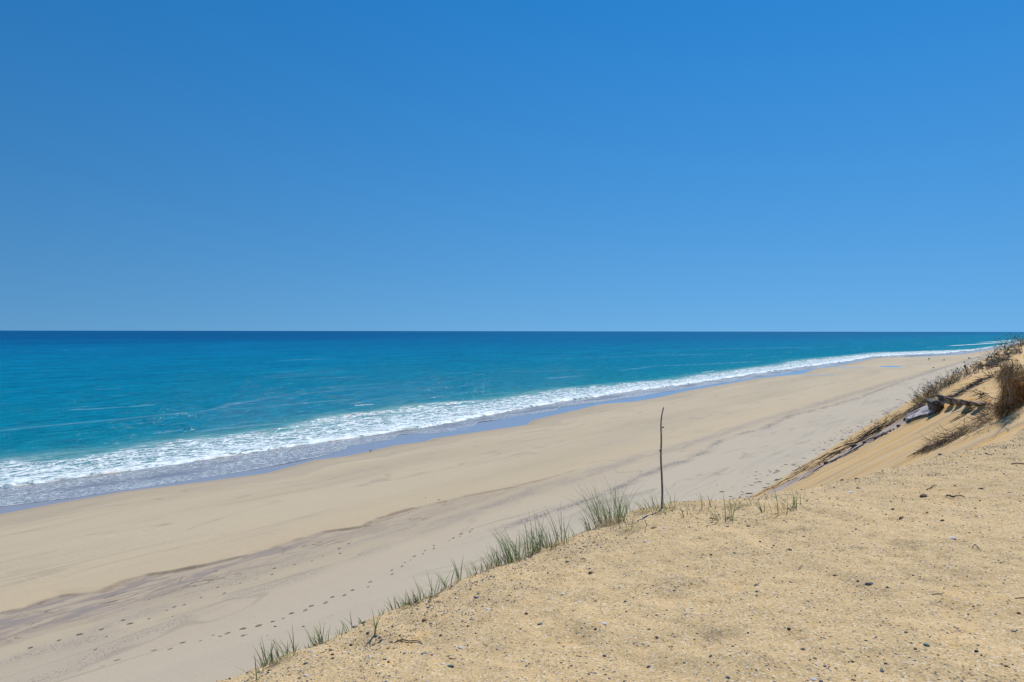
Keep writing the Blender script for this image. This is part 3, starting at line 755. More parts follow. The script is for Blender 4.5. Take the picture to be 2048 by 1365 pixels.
V = np.stack([V[..., 0]*ca-V[..., 1]*sa, V[..., 0]*sa+V[..., 1]*ca, V[..., 2]], -1)
V += np.stack([xx[rest], yy[rest], zz[rest]+size[rest]*.08], 1)[:, None, :]
F = (fi[None]+(np.arange(m)*len(iv))[:, None, None]).reshape(-1, 3)
tc = tint[kindp[rest]]*nr.uniform(.7, 1.35, (m, 1))
grit = mesh_obj('gravel', V.reshape(-1, 3), F, M_TINT, smooth=True, attrs=dict(tint=np.repeat(tc, len(iv), 0)))
tag(grit, 'fine dark and pale gravel strewn over the dune top sand', 'gravel', kind='stuff')
print('pebbles', m)

# ---- sticks
M_STICK = simple('weathered_wood', (.15, .13, .11), (.30, .265, .225), 30, .85, .01)
M_STICKD = simple('dark_wood', (.045, .036, .03), (.12, .10, .085), 40, .85, .01)
def ring_tube(pts, rad, sides=8, sub=4):
    """smooth tube along a polyline (Catmull-Rom)"""
    P = [Vector(p) for p in pts]; Q = []; RR = []
    for i in range(len(P)-1):
        p0, p1, p2, p3 = P[max(i-1, 0)], P[i], P[i+1], P[min(i+2, len(P)-1)]
        for k in range(sub):
            t = k/sub
            Q.append(.5*((2*p1)+(p2-p0)*t+(2*p0-5*p1+4*p2-p3)*t*t+(3*p1-p0-3*p2+p3)*t**3)); RR.append(rad[i]*(1-t)+rad[i+1]*t)
    Q.append(P[-1]); RR.append(rad[-1]); mb = MB(); mb.tube(Q, RR, sides); return mb
base = near(1324, 1016); Db = base.y
def at_d(px, py, D):
    rx, ry, rz = ray(px, py); t = D/ry; return Vector((rx*t, D, EYE+rz*t))
pole_px = [(1324,1040),(1324,1005),(1325,985),(1323,950),(1322,915),(1323,880),(1322,850),(1324,832),(1327,815)]
pts = [at_d(a, b, Db) for a, b in pole_px]
wpx = [2.7, 2.6, 2.6, 2.5, 2.3, 2.1, 1.8, 1.6, 1.5]
mb = ring_tube([p+Vector((rnd.uniform(-.004, .004), rnd.uniform(-.01, .01), 0)) for p in pts], [w*.8/FPX*Db for w in wpx], 9, 4)
post = mb.build('upright_stick', M_STICK)
tag(post, 'tall thin weathered stick standing upright at the edge of the dune among grass', 'stick')
for a, b, dx in ((1325.3, 856, 1), (1323.5, 972, 1), (1320.6, 903, -1)):
    p = at_d(a, b, Db); kb = MB(); kb.tube([p-Vector((dx*.006, 0, 0)), p+Vector((dx*.007, -.003, .006)), p+Vector((dx*.011, -.004, .013))], [.009, .007, .004], 6)
    kb.build('knot', M_STICKD, post)
def lying(px, w, label, mat, name='dry_stick', fork=None):
    P = [near(a, b)+Vector((0, 0, w*.7+h)) for a, b, h in px]
    mb = ring_tube(P, [w*k for k in np.interp(np.linspace(0, 1, len(P)), [0, .15, .8, 1], [.7, 1, .8, .45])], 7, 4)
    if fork:
        Q = [near(a, b)+Vector((0, 0, w*.7+h)) for a, b, h in fork]; mb2 = ring_tube(Q, [w*.6]*(len(Q)-1)+[w*.3], 6, 3); mb.add(mb2.v, mb2.f)
    o = mb.build(name, mat); tag(o, label, 'stick'); return o
lying([(789,1287,0),(797,1283.5,.004),(807,1283,.006),(818,1285,.005),(830,1284.5,.006),(840,1286,.003),(845,1290,0)], .0042, 'thick dark crooked stick lying on gravelly sand in the lower left of the dune', M_STICKD, fork=[(806,1283,.006),(803,1280,.012),(801,1279,.014)])
lying([(1891,993,0),(1898,991.5,.004),(1905,994,.002),(1914,992.5,.005),(1923,993,.003),(1930,995,0)], .0055, 'thin crooked stick lying flat right of the dark brown lump of stone', M_STICKD)
lying([(1853,980,0),(1862,977,.006),(1868,973.5,.01),(1874,973,.008)], .006, 'short bent twig lying above the crooked stick', M_STICKD)
lying([(2022,929,0),(2033,928,.004),(2046,929,.004),(2060,930,0)], .007, 'dark twig lying at the right edge of the photo near the rim', M_STICKD)
lying([(1944,1096,0),(1950,1092,.01),(1956,1097,.008),(1963,1103,0)], .0035, 'pale forked root sticking out of a dark gravel patch', M_STICK)
lying([(1863,1190,0),(1875,1189,.003),(1887,1189,.001)], .0032, 'straight greyish twig lying flat in the right part of the sand slope', M_STICK)
lying([(2030,1198,0),(2042,1197.5,.003),(2056,1198,.001)], .004, 'grey twig at the right edge of the photo level with a white chip', M_STICK)
lying([(898,1318,0),(905,1319,.003),(912,1319,.001)], .0025, 'tiny dark twig above the sea green oval stone', M_STICKD)
lying([(1596,1141,0),(1601,1136,.01),(1606,1131,.004)], .003, 'small pale twig in the upper middle of the sand slope', M_STICK)

# ---- marram grass
def blade(mb, p, az, h, lean, curl, w, col, seg=6):
    """one leaf: narrow folded strip, arching over"""
    d = Vector((math.cos(az), math.sin(az), 0)); side = Vector((-d.y, d.x, 0))
    if rnd.random() < .5: side = (side*.5+Vector((0, 0, .0))+d*.3).normalized()
    pos = Vector(p); ang = lean; V = []; C = []
    for i in range(seg+1):
        t = i/seg; ww = w*(1-t**1.8)*.5+.0004
        V += [pos-side*ww, pos+d*ww*.5, pos+side*ww]
        pos = pos+(Vector((0, 0, math.cos(ang)))+d*math.sin(ang))*h/seg; ang += curl/seg
    F = []
    for i in range(seg):
        a = i*3; F += [(a, a+1, a+4, a+3), (a+1, a+2, a+5, a+4)]
    b = len(mb.v); mb.v += [tuple(v) for v in V]; mb.f += [tuple(b+i for i in q) for q in F]
    g = rnd.uniform(.75, 1.3)
    for i in range(seg+1):
        t = i/seg; k = [c*g for c in col]
        if t < .22: k = [a*.5+b_*.5 for a, b_ in zip(k, (.33, .27, .14))]
        mb.c += [k]*3
GREEN = [(.12, .19, .06), (.17, .24, .085), (.25, .30, .12), (.13, .20, .10)]
STRAW = [(.46, .34, .17), (.34, .22, .10), (.52, .44, .28)]
def tuft(px, py, hpx, n, spread, label, dead=.2, lean=.25, bias=(-.75, .1), group=None, wid=.0048, yellow=0):
    n = int(n*1.15) if n > 12 else n
    c = near(px, py); D = c.y; root = empty('grass_tuft', c); H = hpx/FPX*D*1.12
    tag(root, label, 'grass', group)
    nd = int(round(n*dead)); live = n-nd
    def place(i):
        r = spread*math.sqrt(rnd.random()); a = rnd.uniform(0, 6.28)
        x = c.x+r*math.cos(a); y = c.y+r*math.sin(a)*.9
        return Vector((x-c.x, y-c.y, onb(x, y)-c.z-.01)), r/spread if spread else 0, a
    def direction(a, k):
        v = Vector((bias[0]*abs(rnd.gauss(.7, .4))+math.cos(a)*k*.9+rnd.gauss(0, .35), bias[1]+math.sin(a)*k*.9+rnd.gauss(0, .35), 0)); return math.atan2(v.y, v.x)
    single = n <= 12
    if single: wid *= 1.35
    mb = MB()
    for i in range(live):
        p, k, a = place(i); az = direction(a, k)
        col = rnd.choice(GREEN); 
        if yellow and rnd.random() < yellow: col = (.25, .24, .09)
        h = H*rnd.uniform(.45, 1.12)*(1-.2*k)
        if single: mb = MB()
        blade(mb, p, az, h, abs(rnd.gauss(lean*.8, .14)), rnd.uniform(.15, .95)*(.8+lean), wid*rnd.uniform(.8, 1.25), col)
        if single: mb.build('blade', M_PLANT, root, attr='tint')
    if not single: mb.build('green_blades', M_PLANT, root, attr='tint')
    if nd:
        mb = MB()
        for i in range(nd):
            p, k, a = place(i)
            blade(mb, p, rnd.uniform(0, 6.28) if rnd.random() < .5 else direction(a, k), H*rnd.uniform(.2, .6), rnd.uniform(.3, 1.2), rnd.uniform(.5, 1.5), wid*rnd.uniform(.7, 1.1), rnd.choice(STRAW), 5)
        mb.build('dry_blades', M_PLANT, root, attr='tint')
    return root
GR = 'tufts of beach grass along the rim of the dune'
tuft(1218,1046,108,150,.17,'big bushy clump of beach grass left of the upright stick, brown at its foot', .35, .38, wid=.0046, yellow=.05)
tuft(1250,1022,72,22,.09,'thin upright grass just right of the big bushy clump', .15, .25)
tuft(1300,1022,46,46,.17,'low tangled mat of grass spreading left of the upright stick foot', .35, .7)
tuft(1329,1024,44,44,.12,'low grass crowded around the foot of the upright stick', .3, .6)
tuft(1344,1020,60,6,.05,'few straight thin blades just right of the upright stick', 0, .2)
tuft(1376,1034,44,9,.07,'sparse short blades between the upright stick and the taller arching grass', .1, .4)
tuft(1408,1018,62,5,.04,'three tall narrow blades standing apart against the beach, right of the stick', 0, .22)
tuft(1424,1016,34,5,.05,'short weak blades right of the three tall narrow ones', 0, .4)
tuft(1432,1044,34,7,.04,'small dark green sprig in front of the arching grass', .1, .3)
tuft(1444,1043,62,7,.07,'arching grass blades bent over to the left with their foot in pebbles', 0, .45)
tuft(1459,1040,56,7,.05,'upright grass blades next to the arching ones', .1, .3)
tuft(1475,1012,30,30,.09,'low bright green bushy tuft at the notch of the rim', .1, .7, yellow=.4)
tuft(1507,1010,38,12,.10,'yellowish thin grass where the orange slope begins', .4, .5, yellow=.6)
tuft(1527,1026,38,7,.03,'short fan of green blades leaning left, fifth from the right end of the grass', 0, .5)
tuft(1556,1028,72,8,.07,'taller green blades near the right end of the grass fringe', 0, .4)
tuft(1576,1022,56,8,.07,'loose green blades between the last two tall groups of the fringe', .1, .45)
tuft(1590,1012,62,8,.06,'last green tuft at the right end of the grass fringe', 0, .45)
tuft(1256,1056,34,16,.09,'short green sprigs in the sand in front of the big bushy clump', .2, .5)
tuft(1283,1056,30,8,.07,'wisp of small blades on the sand below the low tangled mat', .2, .5)
tuft(1178,1062,52,12,.04,'small tuft leaning left on the rim, left of the big bushy clump', 0, .5)
tuft(1152,1075,30,5,.05,'very thin faint blades on the rim between the two big clumps', .2, .4)
tuft(1131,1090,56,5,.04,'two lone upright blades right of the dense green clump', 0, .15)
tuft(1031,1100,88,62,.10,'left part of the dense green clump, long blades swept left', .15, .42)
tuft(1060,1107,84,62,.10,'middle part of the dense green clump with straw at its foot', .25, .34)
tuft(1090,1098,72,58,.11,'right part of the dense green clump, darker and shorter', .25, .34)
tuft(1118,1088,78,9,.05,'tall sparse blades at the right side of the dense green clump', 0, .25)
tuft(1010,1110,50,20,.08,'fringe of shorter blades under the left side of the dense green clump', .25, .4)
tuft(988,1124,46,34,.07,'stubby green tuft left of the dense green clump', .25, .35)
tuft(966,1132,42,18,.06,'thin tuft of fine blades with a bent long one', .2, .45)
tuft(947,1139,34,22,.06,'reddish brown tinged tuft in the middle of the left hand fringe', .5, .35)
tuft(918,1157,56,5,.02,'single dark upright spike of grass growing a little inside the rim', 0, .12, wid=.006)
tuft(903,1160,44,7,.07,'curved thin blades left of the dark upright spike', 0, .5)
tuft(881,1168,46,8,.08,'faint slanting blades in a gap of the left hand fringe', 0, .4)
tuft(856,1175,56,14,.08,'tall thin blades rising from the yellow green tuft', .1, .35)
tuft(841,1180,30,40,.09,'low yellow green tuft, brightest of the left hand fringe', .15, .5, yellow=.5)
tuft(818,1192,34,34,.09,'mixed green and straw tuft left of the yellow green one', .35, .45, yellow=.3)
tuft(795,1203,32,38,.09,'brownish low tuft at the left end of the thick fringe', .5, .45)
tuft(765,1217,24,4,.02,'single short stem on the rim left of the brownish tuft', 0, .15)
tuft(749,1270,66,4,.012,'single tall blade growing alone out of the gravel', 0, .12, bias=(-.4, 0), wid=.006)
tuft(722,1236,20,4,.03,'tiny sprout on the rim beside the flat grey stone', 0, .5)
tuft(702,1247,38,6,.05,'few slender blades leaning left near the flat grey stone', 0, .4)
tuft(664,1259,34,16,.09,'thin grass with one taller blade and reddish stems', .4, .4)
tuft(641,1269,46,26,.06,'dark green upright tuft above the orange sand patch', .2, .25)
tuft(625,1277,24,12,.08,'low straw coloured wisps left of the dark green upright tuft', .5, .6)
tuft(600,1290,28,10,.10,'sparse low grass tangle on the lower left rim', .5, .7)
tuft(579,1310,56,14,.05,'tall green blades leaning left on the lower left rim', .1, .4)
tuft(551,1320,38,24,.08,'tufts of pale green fine blades near the lower left tip', .1, .3)
tuft(532,1331,52,14,.05,'upright pale green blades near the lower left tip', .1, .25)
tuft(523,1347,42,3,.02,'pair of leaning blades just above the bottom left tip of the dune', 0, .35)
tuft(510,1364,60,4,.02,'last blades leaning left at the bottom edge of the photo', 0, .4)
tuft(1148,1092,10,6,.03,'tiny green seedling on the sand right of the dense green clump', 0, .6)

# ================================================================ PEAT LEDGE, CLODS, DEBRIS, SHRUBS ON THE FAR FACE
M_PEAT = simple('peat', (.07, .062, .06), (.17, .145, .13), 9, .95, .06)
M_PEATTOP = simple('dry_peat_top', (.30, .275, .285), (.42, .375, .37), 7, .95, .03)
M_CRUST = simple('brown_crust', (.15, .115, .085), (.33, .25, .17), 9, .95, .05)
def far(px, py): return hit(px, py, 13.2, 200) or hit(px, py+6, 13.2, 200) or hit(px, py+14, 13.2, 200)
def chunk(outline, depth_px, thick, name, mats, parent, label=None, seed=1, lift=.0):
    """an eroded block: photo outline of its visible front laid at the slope's distance, extruded away from the viewer with broken edges"""
    r = random.Random(seed); cx = sum(p[0] for p in outline)/len(outline); by = max(p[1] for p in outline)
    q = far(cx, by); D = q.y
    pts = []
    n = len(outline)
    for i in range(n):
        a, b = outline[i], outline[(i+1) % n]; L = math.hypot(b[0]-a[0], b[1]-a[1]); m = max(2, int(L/2.2))
        for k in range(m):
            t = k/m; pts.append((a[0]+(b[0]-a[0])*t+r.gauss(0, .35), a[1]+(b[1]-a[1])*t+r.gauss(0, .35)))
    F = [at_d(a, b, D+r.gauss(0, .02)) for a, b in pts]
    back = Vector((.25, 1, .02)).normalized()*thick
    m = len(F); ctr = sum(F, Vector())/m
    V = list(F)+[p+back*r.uniform(.85, 1.1) for p in F]+[ctr+Vector((0, -.06, 0))]+[ctr+back]
    ring = [(ctr+(p-ctr)*.55)+Vector((r.gauss(0, .015), -.05+r.gauss(0, .035), r.gauss(0, .015))) for p in F]; o0 = len(V); V += ring
    fs = []; mi = []
    for i in range(m):
        j = (i+1) % m
        fs.append((i, j, o0+j, o0+i)); fs.append((o0+i, o0+j, 2*m)); fs.append((j, i, m+i, m+j)); fs.append((m+j, m+i, 2*m+1))
    o = mesh_obj(name, [tuple(v) for v in V], fs, mats, parent, smooth=False)
    if label: tag(o, label)
    return o
ledge = empty('peat_ledge', far(1870, 830)); lo = Vector(ledge.location)
tag(ledge, 'broken ledge of dark peat and grey crust sticking out of the orange slope', 'rock ledge')
def to_parent(o, root):
    o.parent = root; o.matrix_parent_inverse = Matrix.Translation(-Vector(root.location)); return o
def slab(top, name, thick, mats, seed, root, label=None):
    """slab lying on the slope: top outline in the photo laid on the slope, raised, with a broken dark underside"""
    r = random.Random(seed); n = len(top); T = []
    for i in range(n):
        a, b = top[i], top[(i+1) % n]; L = math.hypot(b[0]-a[0], b[1]-a[1]); m = max(1, int(L/3))
        for k in range(m):
            t = k/m; T.append((a[0]+(b[0]-a[0])*t+r.gauss(0, .3), a[1]+(b[1]-a[1])*t+r.gauss(0, .2), a[2]+(b[2]-a[2])*t))
    V = [at_d(a, b, far(a, b+5).y) for a, b, D in T]; m = len(V)
    B = [p+Vector((r.gauss(0, .02), r.gauss(0, .02), -thick*r.uniform(.85, 1.15))) for p in V]
    ctr = sum(V, Vector())/m
    v = V+B+[ctr+Vector((0, 0, .02))]
    mid = [(ctr+(p-ctr)*.6)+Vector((0, 0, r.gauss(.02, .012))) for p in V]; v += mid
    midB = [p+Vector((r.gauss(0, .03), r.gauss(-.01, .04), -thick*.5)) for p in V]; k0 = len(v); v += midB
    f = []
    for i in range(m):
        j = (i+1) % m; c0 = 2*m+1
        f += [(i, j, c0+j, c0+i), (c0+i, c0+j, 2*m)]
    nt = len(f)
    for i in range(m):
        j = (i+1) % m; f += [(j, i, k0+i, k0+j), (k0+j, k0+i, m+i, m+j)]
    f.append(tuple(range(2*m-1, m-1, -1)))
    o = mesh_obj(name, [tuple(x) for x in v], f, mats, None, smooth=False)
    o.data.polygons.foreach_set('material_index', [0]*nt+[1]*(len(f)-nt)); to_parent(o, root)
    if label: tag(o, label)
    return o
DL = far(1850, 846).y
slab([(1808,836,DL+.6),(1816,827,DL+1.1),(1830,821,DL+1.5),(1845,814,DL+1.9),(1864,806,DL+2.4),(1868,815,DL+2.0),(1872,823,DL+1.4),(1858,827,DL+.9),(1838,831,DL+.5),(1820,838,DL+.2)], 'slab', .13, [M_PEATTOP, M_PEAT], 1, ledge, 'lower slab with a smooth mauve grey top and dark broken edge')
for i, (ol, dd, mt, lb) in enumerate((
  ([(1864,804),(1870,801),(1880,801),(1889,805),(1888,817),(1884,824),(1868,825)], .5, M_PEAT, 'dark block behind the lower slab'),
  ([(1883,792),(1889,792),(1896,795),(1900,798),(1897,804),(1888,804)], .5, M_PEAT, 'upper dark block'),
  ([(1898,796),(1908,798),(1913,800),(1911,809),(1899,810)], .35, M_CRUST, None),
  ([(1911,799),(1921,799),(1931,801),(1931,811),(1913,811)], .3, M_CRUST, None),
  ([(1930,801),(1940,803),(1951,804),(1950,813),(1931,812)], .3, M_CRUST, None),
  ([(1949,804),(1962,805),(1972,804),(1980,806),(1977,814),(1951,814)], .3, M_CRUST, None))):
    o = chunk(ol, 0, dd, 'block', [mt], None, lb, i+3); to_parent(o, ledge)

CL = [(1707,894,16,'largest dark clod low on the mauve streak of the slope'),(1729,886,9,'small dark clod between two larger ones on the mauve streak'),(1751,878,10,'upright dark clod in the middle of the mauve streak'),
      (1771,870,7,'small flat dark clod above the upright one on the slope'),(1781,864,7,'little dark clod just below the big one next to the ledge'),(1797,855,13,'big dark clod right below the lower end of the peat ledge'),
      (1788,860,6,'tiny dark clod touching the big one below the ledge'),(1652,928,10,'long low dark clod farthest down the orange slope'),(1763,873,5,'tiny dark crumb beside the upright clod'),(1640,931,5,'dark crumb at the lowest end of the clods on the slope')]
for i, (px, py, w, lab) in enumerate(CL):
    p = far(px, py); sz = w/FPX*p.y
    me = stone_mesh('peat_clod', 2, 40+i, (1, .8, .62), .25, 1.1); me.materials.append(M_PEAT)
    me.polygons.foreach_set('use_smooth', [False]*len(me.polygons))
    o = bpy.data.objects.new('peat_clod', me); COL.objects.link(o); o.scale = (sz/2,)*3; o.location = p+Vector((0, 0, sz*.18)); o.rotation_euler = (.3, .2, i*1.3+.5)
    tag(o, lab, 'peat clod')

# ---- debris: dead stems lying down the slope
def mat_debris(px0, py0, px1, py1, w0, w1, n, L, name, label, cols, flat=.7, r=.006, up=.05, jit=.35):
    mb = MB()
    for i in range(n):
        t = rnd.random(); px = px0+(px1-px0)*t+rnd.gauss(0, 1)*2; py = py0+(py1-py0)*t+rnd.gauss(0, .42)*(w0+(w1-w0)*t)
        p = far(px, py)
        if not p: continue
        d, nrm = fall(p); sd = d.cross(nrm); a = rnd.gauss(0, jit); v = d*math.cos(a)+sd*math.sin(a)
        if rnd.random() > flat: v = (v*.5+nrm*rnd.uniform(.2, 1)+Vector((rnd.gauss(0, .4), rnd.gauss(0, .4), 0))).normalized()
        l = L*rnd.uniform(.35, 1.2); q = p+nrm*rnd.uniform(.0, up); pts = [q]
        for k in range(3):
            v = (v+Vector((rnd.gauss(0, .16), rnd.gauss(0, .16), rnd.gauss(0, .10)))).normalized(); q = q+v*l/3
            z = onb(q.x, q.y); q.z = max(q.z, z+.004); pts.append(q.copy())
        c = rnd.choice(cols); g = rnd.uniform(.7, 1.3); rr = r*rnd.uniform(.6, 1.5)
        mb.tube(pts, [rr, rr, rr*.8, rr*.4], 3, [x*g for x in c])
    o = mb.build(name, M_PLANT, smooth=False, attr='tint'); tag(o, label, 'dead stems', kind='stuff'); return o
DK = [(.10, .075, .055), (.16, .12, .085), (.26, .21, .16), (.08, .06, .045)]
GY = [(.36, .32, .29), (.50, .46, .42), (.22, .18, .15), (.62, .57, .50), (.44, .36, .25)]
TN = [(.52, .42, .27), (.40, .30, .18), (.62, .54, .40), (.24, .18, .12), (.34, .26, .16)]
mat_debris(1595,945,1800,838,9,9,90,.7,'dead_roots','dark dead roots and stems lying down the edge of the slope against the beach',DK+TN, 1, .011, .02, .10)
mat_debris(1600,955,1790,858,5,7,40,.6,'dead_roots','thin dark roots along the mauve streak of the slope',DK, 1, .009, .02, .12)
mat_debris(1700,890,1870,795,10,13,120,.45,'dead_roots','grey brown dead stems matted above the dark roots',DK+TN+GY+TN, .97, .009, .05, .2)
mat_debris(1820,832,1885,785,6,12,80,.5,'dead_stems','dead stems matted just left of the peat ledge',GY+TN, .9, .008, .06, .3)
mat_debris(1480,1003,1600,948,3,6,26,.5,'dead_roots','few roots on the lowest part of the slope edge',DK+TN, 1, .010, .02, .15)
mat_debris(1858,898,1990,838,5,26,330,.34,'dead_stems','pale matted dead stems trailing down from the right hand bush',TN+GY, .6, .0045, .07, .6)
mat_debris(1830,907,1900,878,3,4,60,.30,'dead_roots','dark thread of fine roots on the lower orange slope',DK, .95, .004, .02, .25)
mat_debris(1895,800,1990,752,5,7,110,.4,'dead_roots','line of grey brown debris across the upper orange slope',GY+DK, .85, .009, .06, .3)
mat_debris(1955,782,1990,800,6,9,24,.3,'dead_roots','dark loose roots beside the right hand bush',DK, .9, .008, .05, .5)
mat_debris(1915,838,1955,815,3,3,16,.5,'dead_roots','dark twig lying on the orange slope below the ledge',DK, .9, .009, .05, .3)
mat_debris(1970,830,2047,795,14,24,260,.30,'dead_stems','tangle of dead stems under the right hand bush',TN+GY+DK, .45, .0045, .12, .9)
mat_debris(1985,735,2046,700,8,12,180,.6,'dead_stems','dark matted plants on the far upper ridge',GY+DK+[(.10,.13,.06)], .6, .010, .15, .5)

def shrub(px, py, hpx, n, spread, name, label, cols, leaf=None, nleaf=0, group=None, r=.006, lean=(-.2, 0), depth=None):
    c = far(px, py) if depth is None else at_d(px, py, depth); D = c.y; H = hpx/FPX*D; root = empty(name, c); tag(root, label, 'shrub' if 'shrub' in name else 'plant', group)
    mb = MB(); tips = []; n = int(n*.7)
    for i in range(n):
        a = rnd.uniform(0, 6.28); rr = spread*math.sqrt(rnd.random()); x = c.x+rr*math.cos(a); y = c.y+rr*math.sin(a)
        q = Vector((x, y, max(onb(x, y)-.02, c.z-.5)))-c
        v = Vector((math.cos(a)*.5+lean[0]+rnd.gauss(0, .3), math.sin(a)*.5+lean[1]+rnd.gauss(0, .3), rnd.uniform(.5, 1.3))).normalized()
        h = H*rnd.uniform(.4, 1.1); pts = [q.copy()]
        for k in range(4):
            v = (v+Vector((rnd.gauss(0, .22), rnd.gauss(0, .22), rnd.gauss(0, .12)))).normalized(); q = q+v*h/4; pts.append(q.copy())
            if k > 0:
                w = (v+Vector((rnd.gauss(0, .7), rnd.gauss(0, .7), rnd.gauss(0, .4)))).normalized(); e = q+w*h*.28
                c2 = rnd.choice(cols); mb.tube([q, (q+e)/2+w.cross(UP)*.01, e], [r*.5, r*.45, r*.25], 3, c2); tips.append(e)
        g = rnd.uniform(.7, 1.3); cc = [x_*g for x_ in rnd.choice(cols)]; tips += pts[2:]
        mb.tube(pts, [r, r*.85, r*.7, r*.5, r*.3], 3, cc)
    mb.build('branches', M_PLANT, root, smooth=False, attr='tint')
    if leaf and nleaf:
        lb = MB()
        for i in range(nleaf):
            q = rnd.choice(tips)+Vector((rnd.gauss(0, .03), rnd.gauss(0, .03), rnd.gauss(0, .03))); s = rnd.uniform(.6, 1.4)*leaf[1]
            u = Vector((rnd.gauss(0, 1), rnd.gauss(0, 1), rnd.gauss(0, 1))).normalized(); w = u.cross(Vector((rnd.gauss(0, 1), rnd.gauss(0, 1), 1))).normalized()
            g = rnd.uniform(.7, 1.3); lb.add([q-u*s, q+w*s*.4, q+u*s, q-w*s*.4], [(0, 1, 2, 3)], [x_*g for x_ in leaf[0]])
        lb.build('leaves', M_PLANT, root, smooth=False, attr='tint')
    return root
LG = ((.10, .14, .045), .035)
shrub(1862,790,26,80,.55,'grey_shrub','grey twiggy shrub on the slope edge above the peat ledge, left part', GY, ((.2,.18,.15),.03), 160, r=.008)
shrub(1882,778,28,90,.6,'grey_shrub','widest grey twiggy shrub on the slope edge, pale against the beach', GY, ((.24,.22,.2),.03), 220, r=.008)
shrub(1905,765,24,70,.6,'grey_shrub','grey shrub halfway up the ridge, right of the widest one', GY, ((.2,.19,.17),.03), 120, r=.008)
shrub(1893,772,12,30,.3,'green_plant','small green patch among the grey twigs of the ridge', [(.12,.15,.05)], ((.13,.17,.05),.04), 160, r=.006)
shrub(1852,797,18,45,.35,'green_plant','olive green plant at the lower end of the grey shrubs', [(.14,.14,.06),(.2,.17,.1)], ((.15,.16,.06),.035), 200, r=.006)
shrub(1842,808,14,30,.3,'dry_plant','dry yellowish plant lowest on the slope edge, above the slab', TN, ((.3,.26,.13),.03), 80, r=.006)
shrub(1930,752,18,50,.6,'grey_shrub','low grey shrub near the tall dried stem', GY+DK, ((.2,.18,.15),.04), 100, r=.009)
shrub(1952,742,16,50,.7,'grey_shrub','dark low shrub higher on the ridge, above the tall dried stem', DK+GY, ((.1,.1,.07),.045), 160, r=.010)
shrub(1973,730,14,50,.8,'grey_shrub','dark shrub on the upper ridge against the pale beach', DK+GY, ((.1,.11,.06),.05), 200, r=.010)
shrub(2008,712,14,30,.6,'green_plant','dark green spiky plant on the upper ridge', [(.08,.11,.05)], ((.08,.12,.05),.06), 200, r=.010)
shrub(2030,696,16,60,1.1,'grey_shrub','brown shrub near the top of the ridge at the right edge', DK+GY+TN, ((.14,.12,.07),.06), 260, r=.012)
shrub(2047,690,30,70,1.2,'grey_shrub','topmost dark shrub reaching the horizon at the right edge', DK+GY, ((.08,.09,.06),.06), 400, r=.012)
shrub(2040,750,22,60,.5,'grey_shrub','brown shrub behind the right hand bush', GY+TN, ((.2,.17,.1),.04), 160, r=.008)
shrub(1700,884,10,24,.25,'dry_plant','small dry weed at the middle of the slope edge', TN+GY, ((.3,.26,.15),.03), 60, r=.006)
shrub(1765,848,14,34,.35,'dry_plant','dry weed with grey stems halfway up the slope edge', GY+TN, ((.26,.22,.14),.03), 80, r=.007)
shrub(1612,934,9,16,.25,'dry_plant','straw coloured weed near the low end of the slope edge', TN, ((.3,.26,.15),.03), 40, r=.006)
shrub(1868,880,10,24,.14,'dry_plant','small dark dry weed alone on the lower orange slope', DK+TN, ((.2,.16,.1),.02), 60, r=.004)
shrub(1927,866,12,30,.16,'dry_plant','dark grey weed at the lower end of the pale matted stems', DK+GY, ((.16,.14,.12),.02), 80, r=.004)
c = far(1934, 752); st = empty('dried_flower_stem', c); tag(st, 'tall thin dried flower stem with a dark seed head sticking up against the beach', 'plant')
def rel(px, py): return at_d(px, py, c.y)-c
mb = MB(); mb.tube([Vector((0, 0, -.1)), rel(1933, 744), rel(1931, 738), rel(1930, 735)], [.02, .018, .014, .012], 5, (.14, .10, .07)); mb.build('stem', M_PLANT, st, attr='tint')
mb = MB(); mb.tube([rel(1930, 736), rel(1929.6, 733), rel(1929.6, 730)], [.02, .045, .012], 6, (.10, .08, .06)); mb.build('seed_head', M_PLANT, st, attr='tint')

# ---- the big bush at the right edge: overhanging sod, dry grass and hanging roots
DB = 15.5
bush = empty('overhanging_bush', at_d(2030, 800, DB)); bo = Vector(bush.location)
tag(bush, 'big tangled brown bush hanging over the slope at the right edge, with pale bare branches', 'bush')
M_SOD = simple('root_sod', (.12, .06, .025), (.32, .17, .07), 6, .95, .08)
bm = bmesh.new(); bmesh.ops.create_icosphere(bm, subdivisions=4, radius=1)
for v in bm.verts:
    co = v.co.copy(); k = 1+.35*float(noise(co.x*1.7+5, co.y*1.7+co.z*1.3, 91))+.14*float(noise(co.x*5, co.y*5+co.z*4, 93))
    v.co = Vector((co.x*.30*k, co.y*.5*k, co.z*.42*k))
    v.co.x += .22*v.co.z
me = bpy.data.meshes.new('sod'); bm.to_mesh(me); bm.free(); me.materials.append(M_SOD)
o = bpy.data.objects.new('sod', me); COL.objects.link(o); o.location = at_d(2046, 778, DB+.3)-bo; o.parent = bush
def strands(n, name, cols, start, length, r, vel, wob, sides=3):
    mb = MB()
    for i in range(n):
        q = at_d(*start())-bo; v = Vector(vel())
        v.normalize(); l = length*rnd.uniform(.35, 1.2); pts = [q.copy()]
        for k in range(5):
            v = (v+Vector((rnd.gauss(0, wob), rnd.gauss(0, wob), rnd.gauss(0, wob)-.06))).normalized(); q = q+v*l/5; pts.append(q.copy())
        rr = r*rnd.uniform(.6, 1.4); g = rnd.uniform(.7, 1.35); mb.tube(pts, [rr, rr, rr*.9, rr*.7, rr*.5, rr*.25], sides, [x*g for x in rnd.choice(cols)])
    return mb.build(name, M_PLANT, bush, smooth=False, attr='tint')
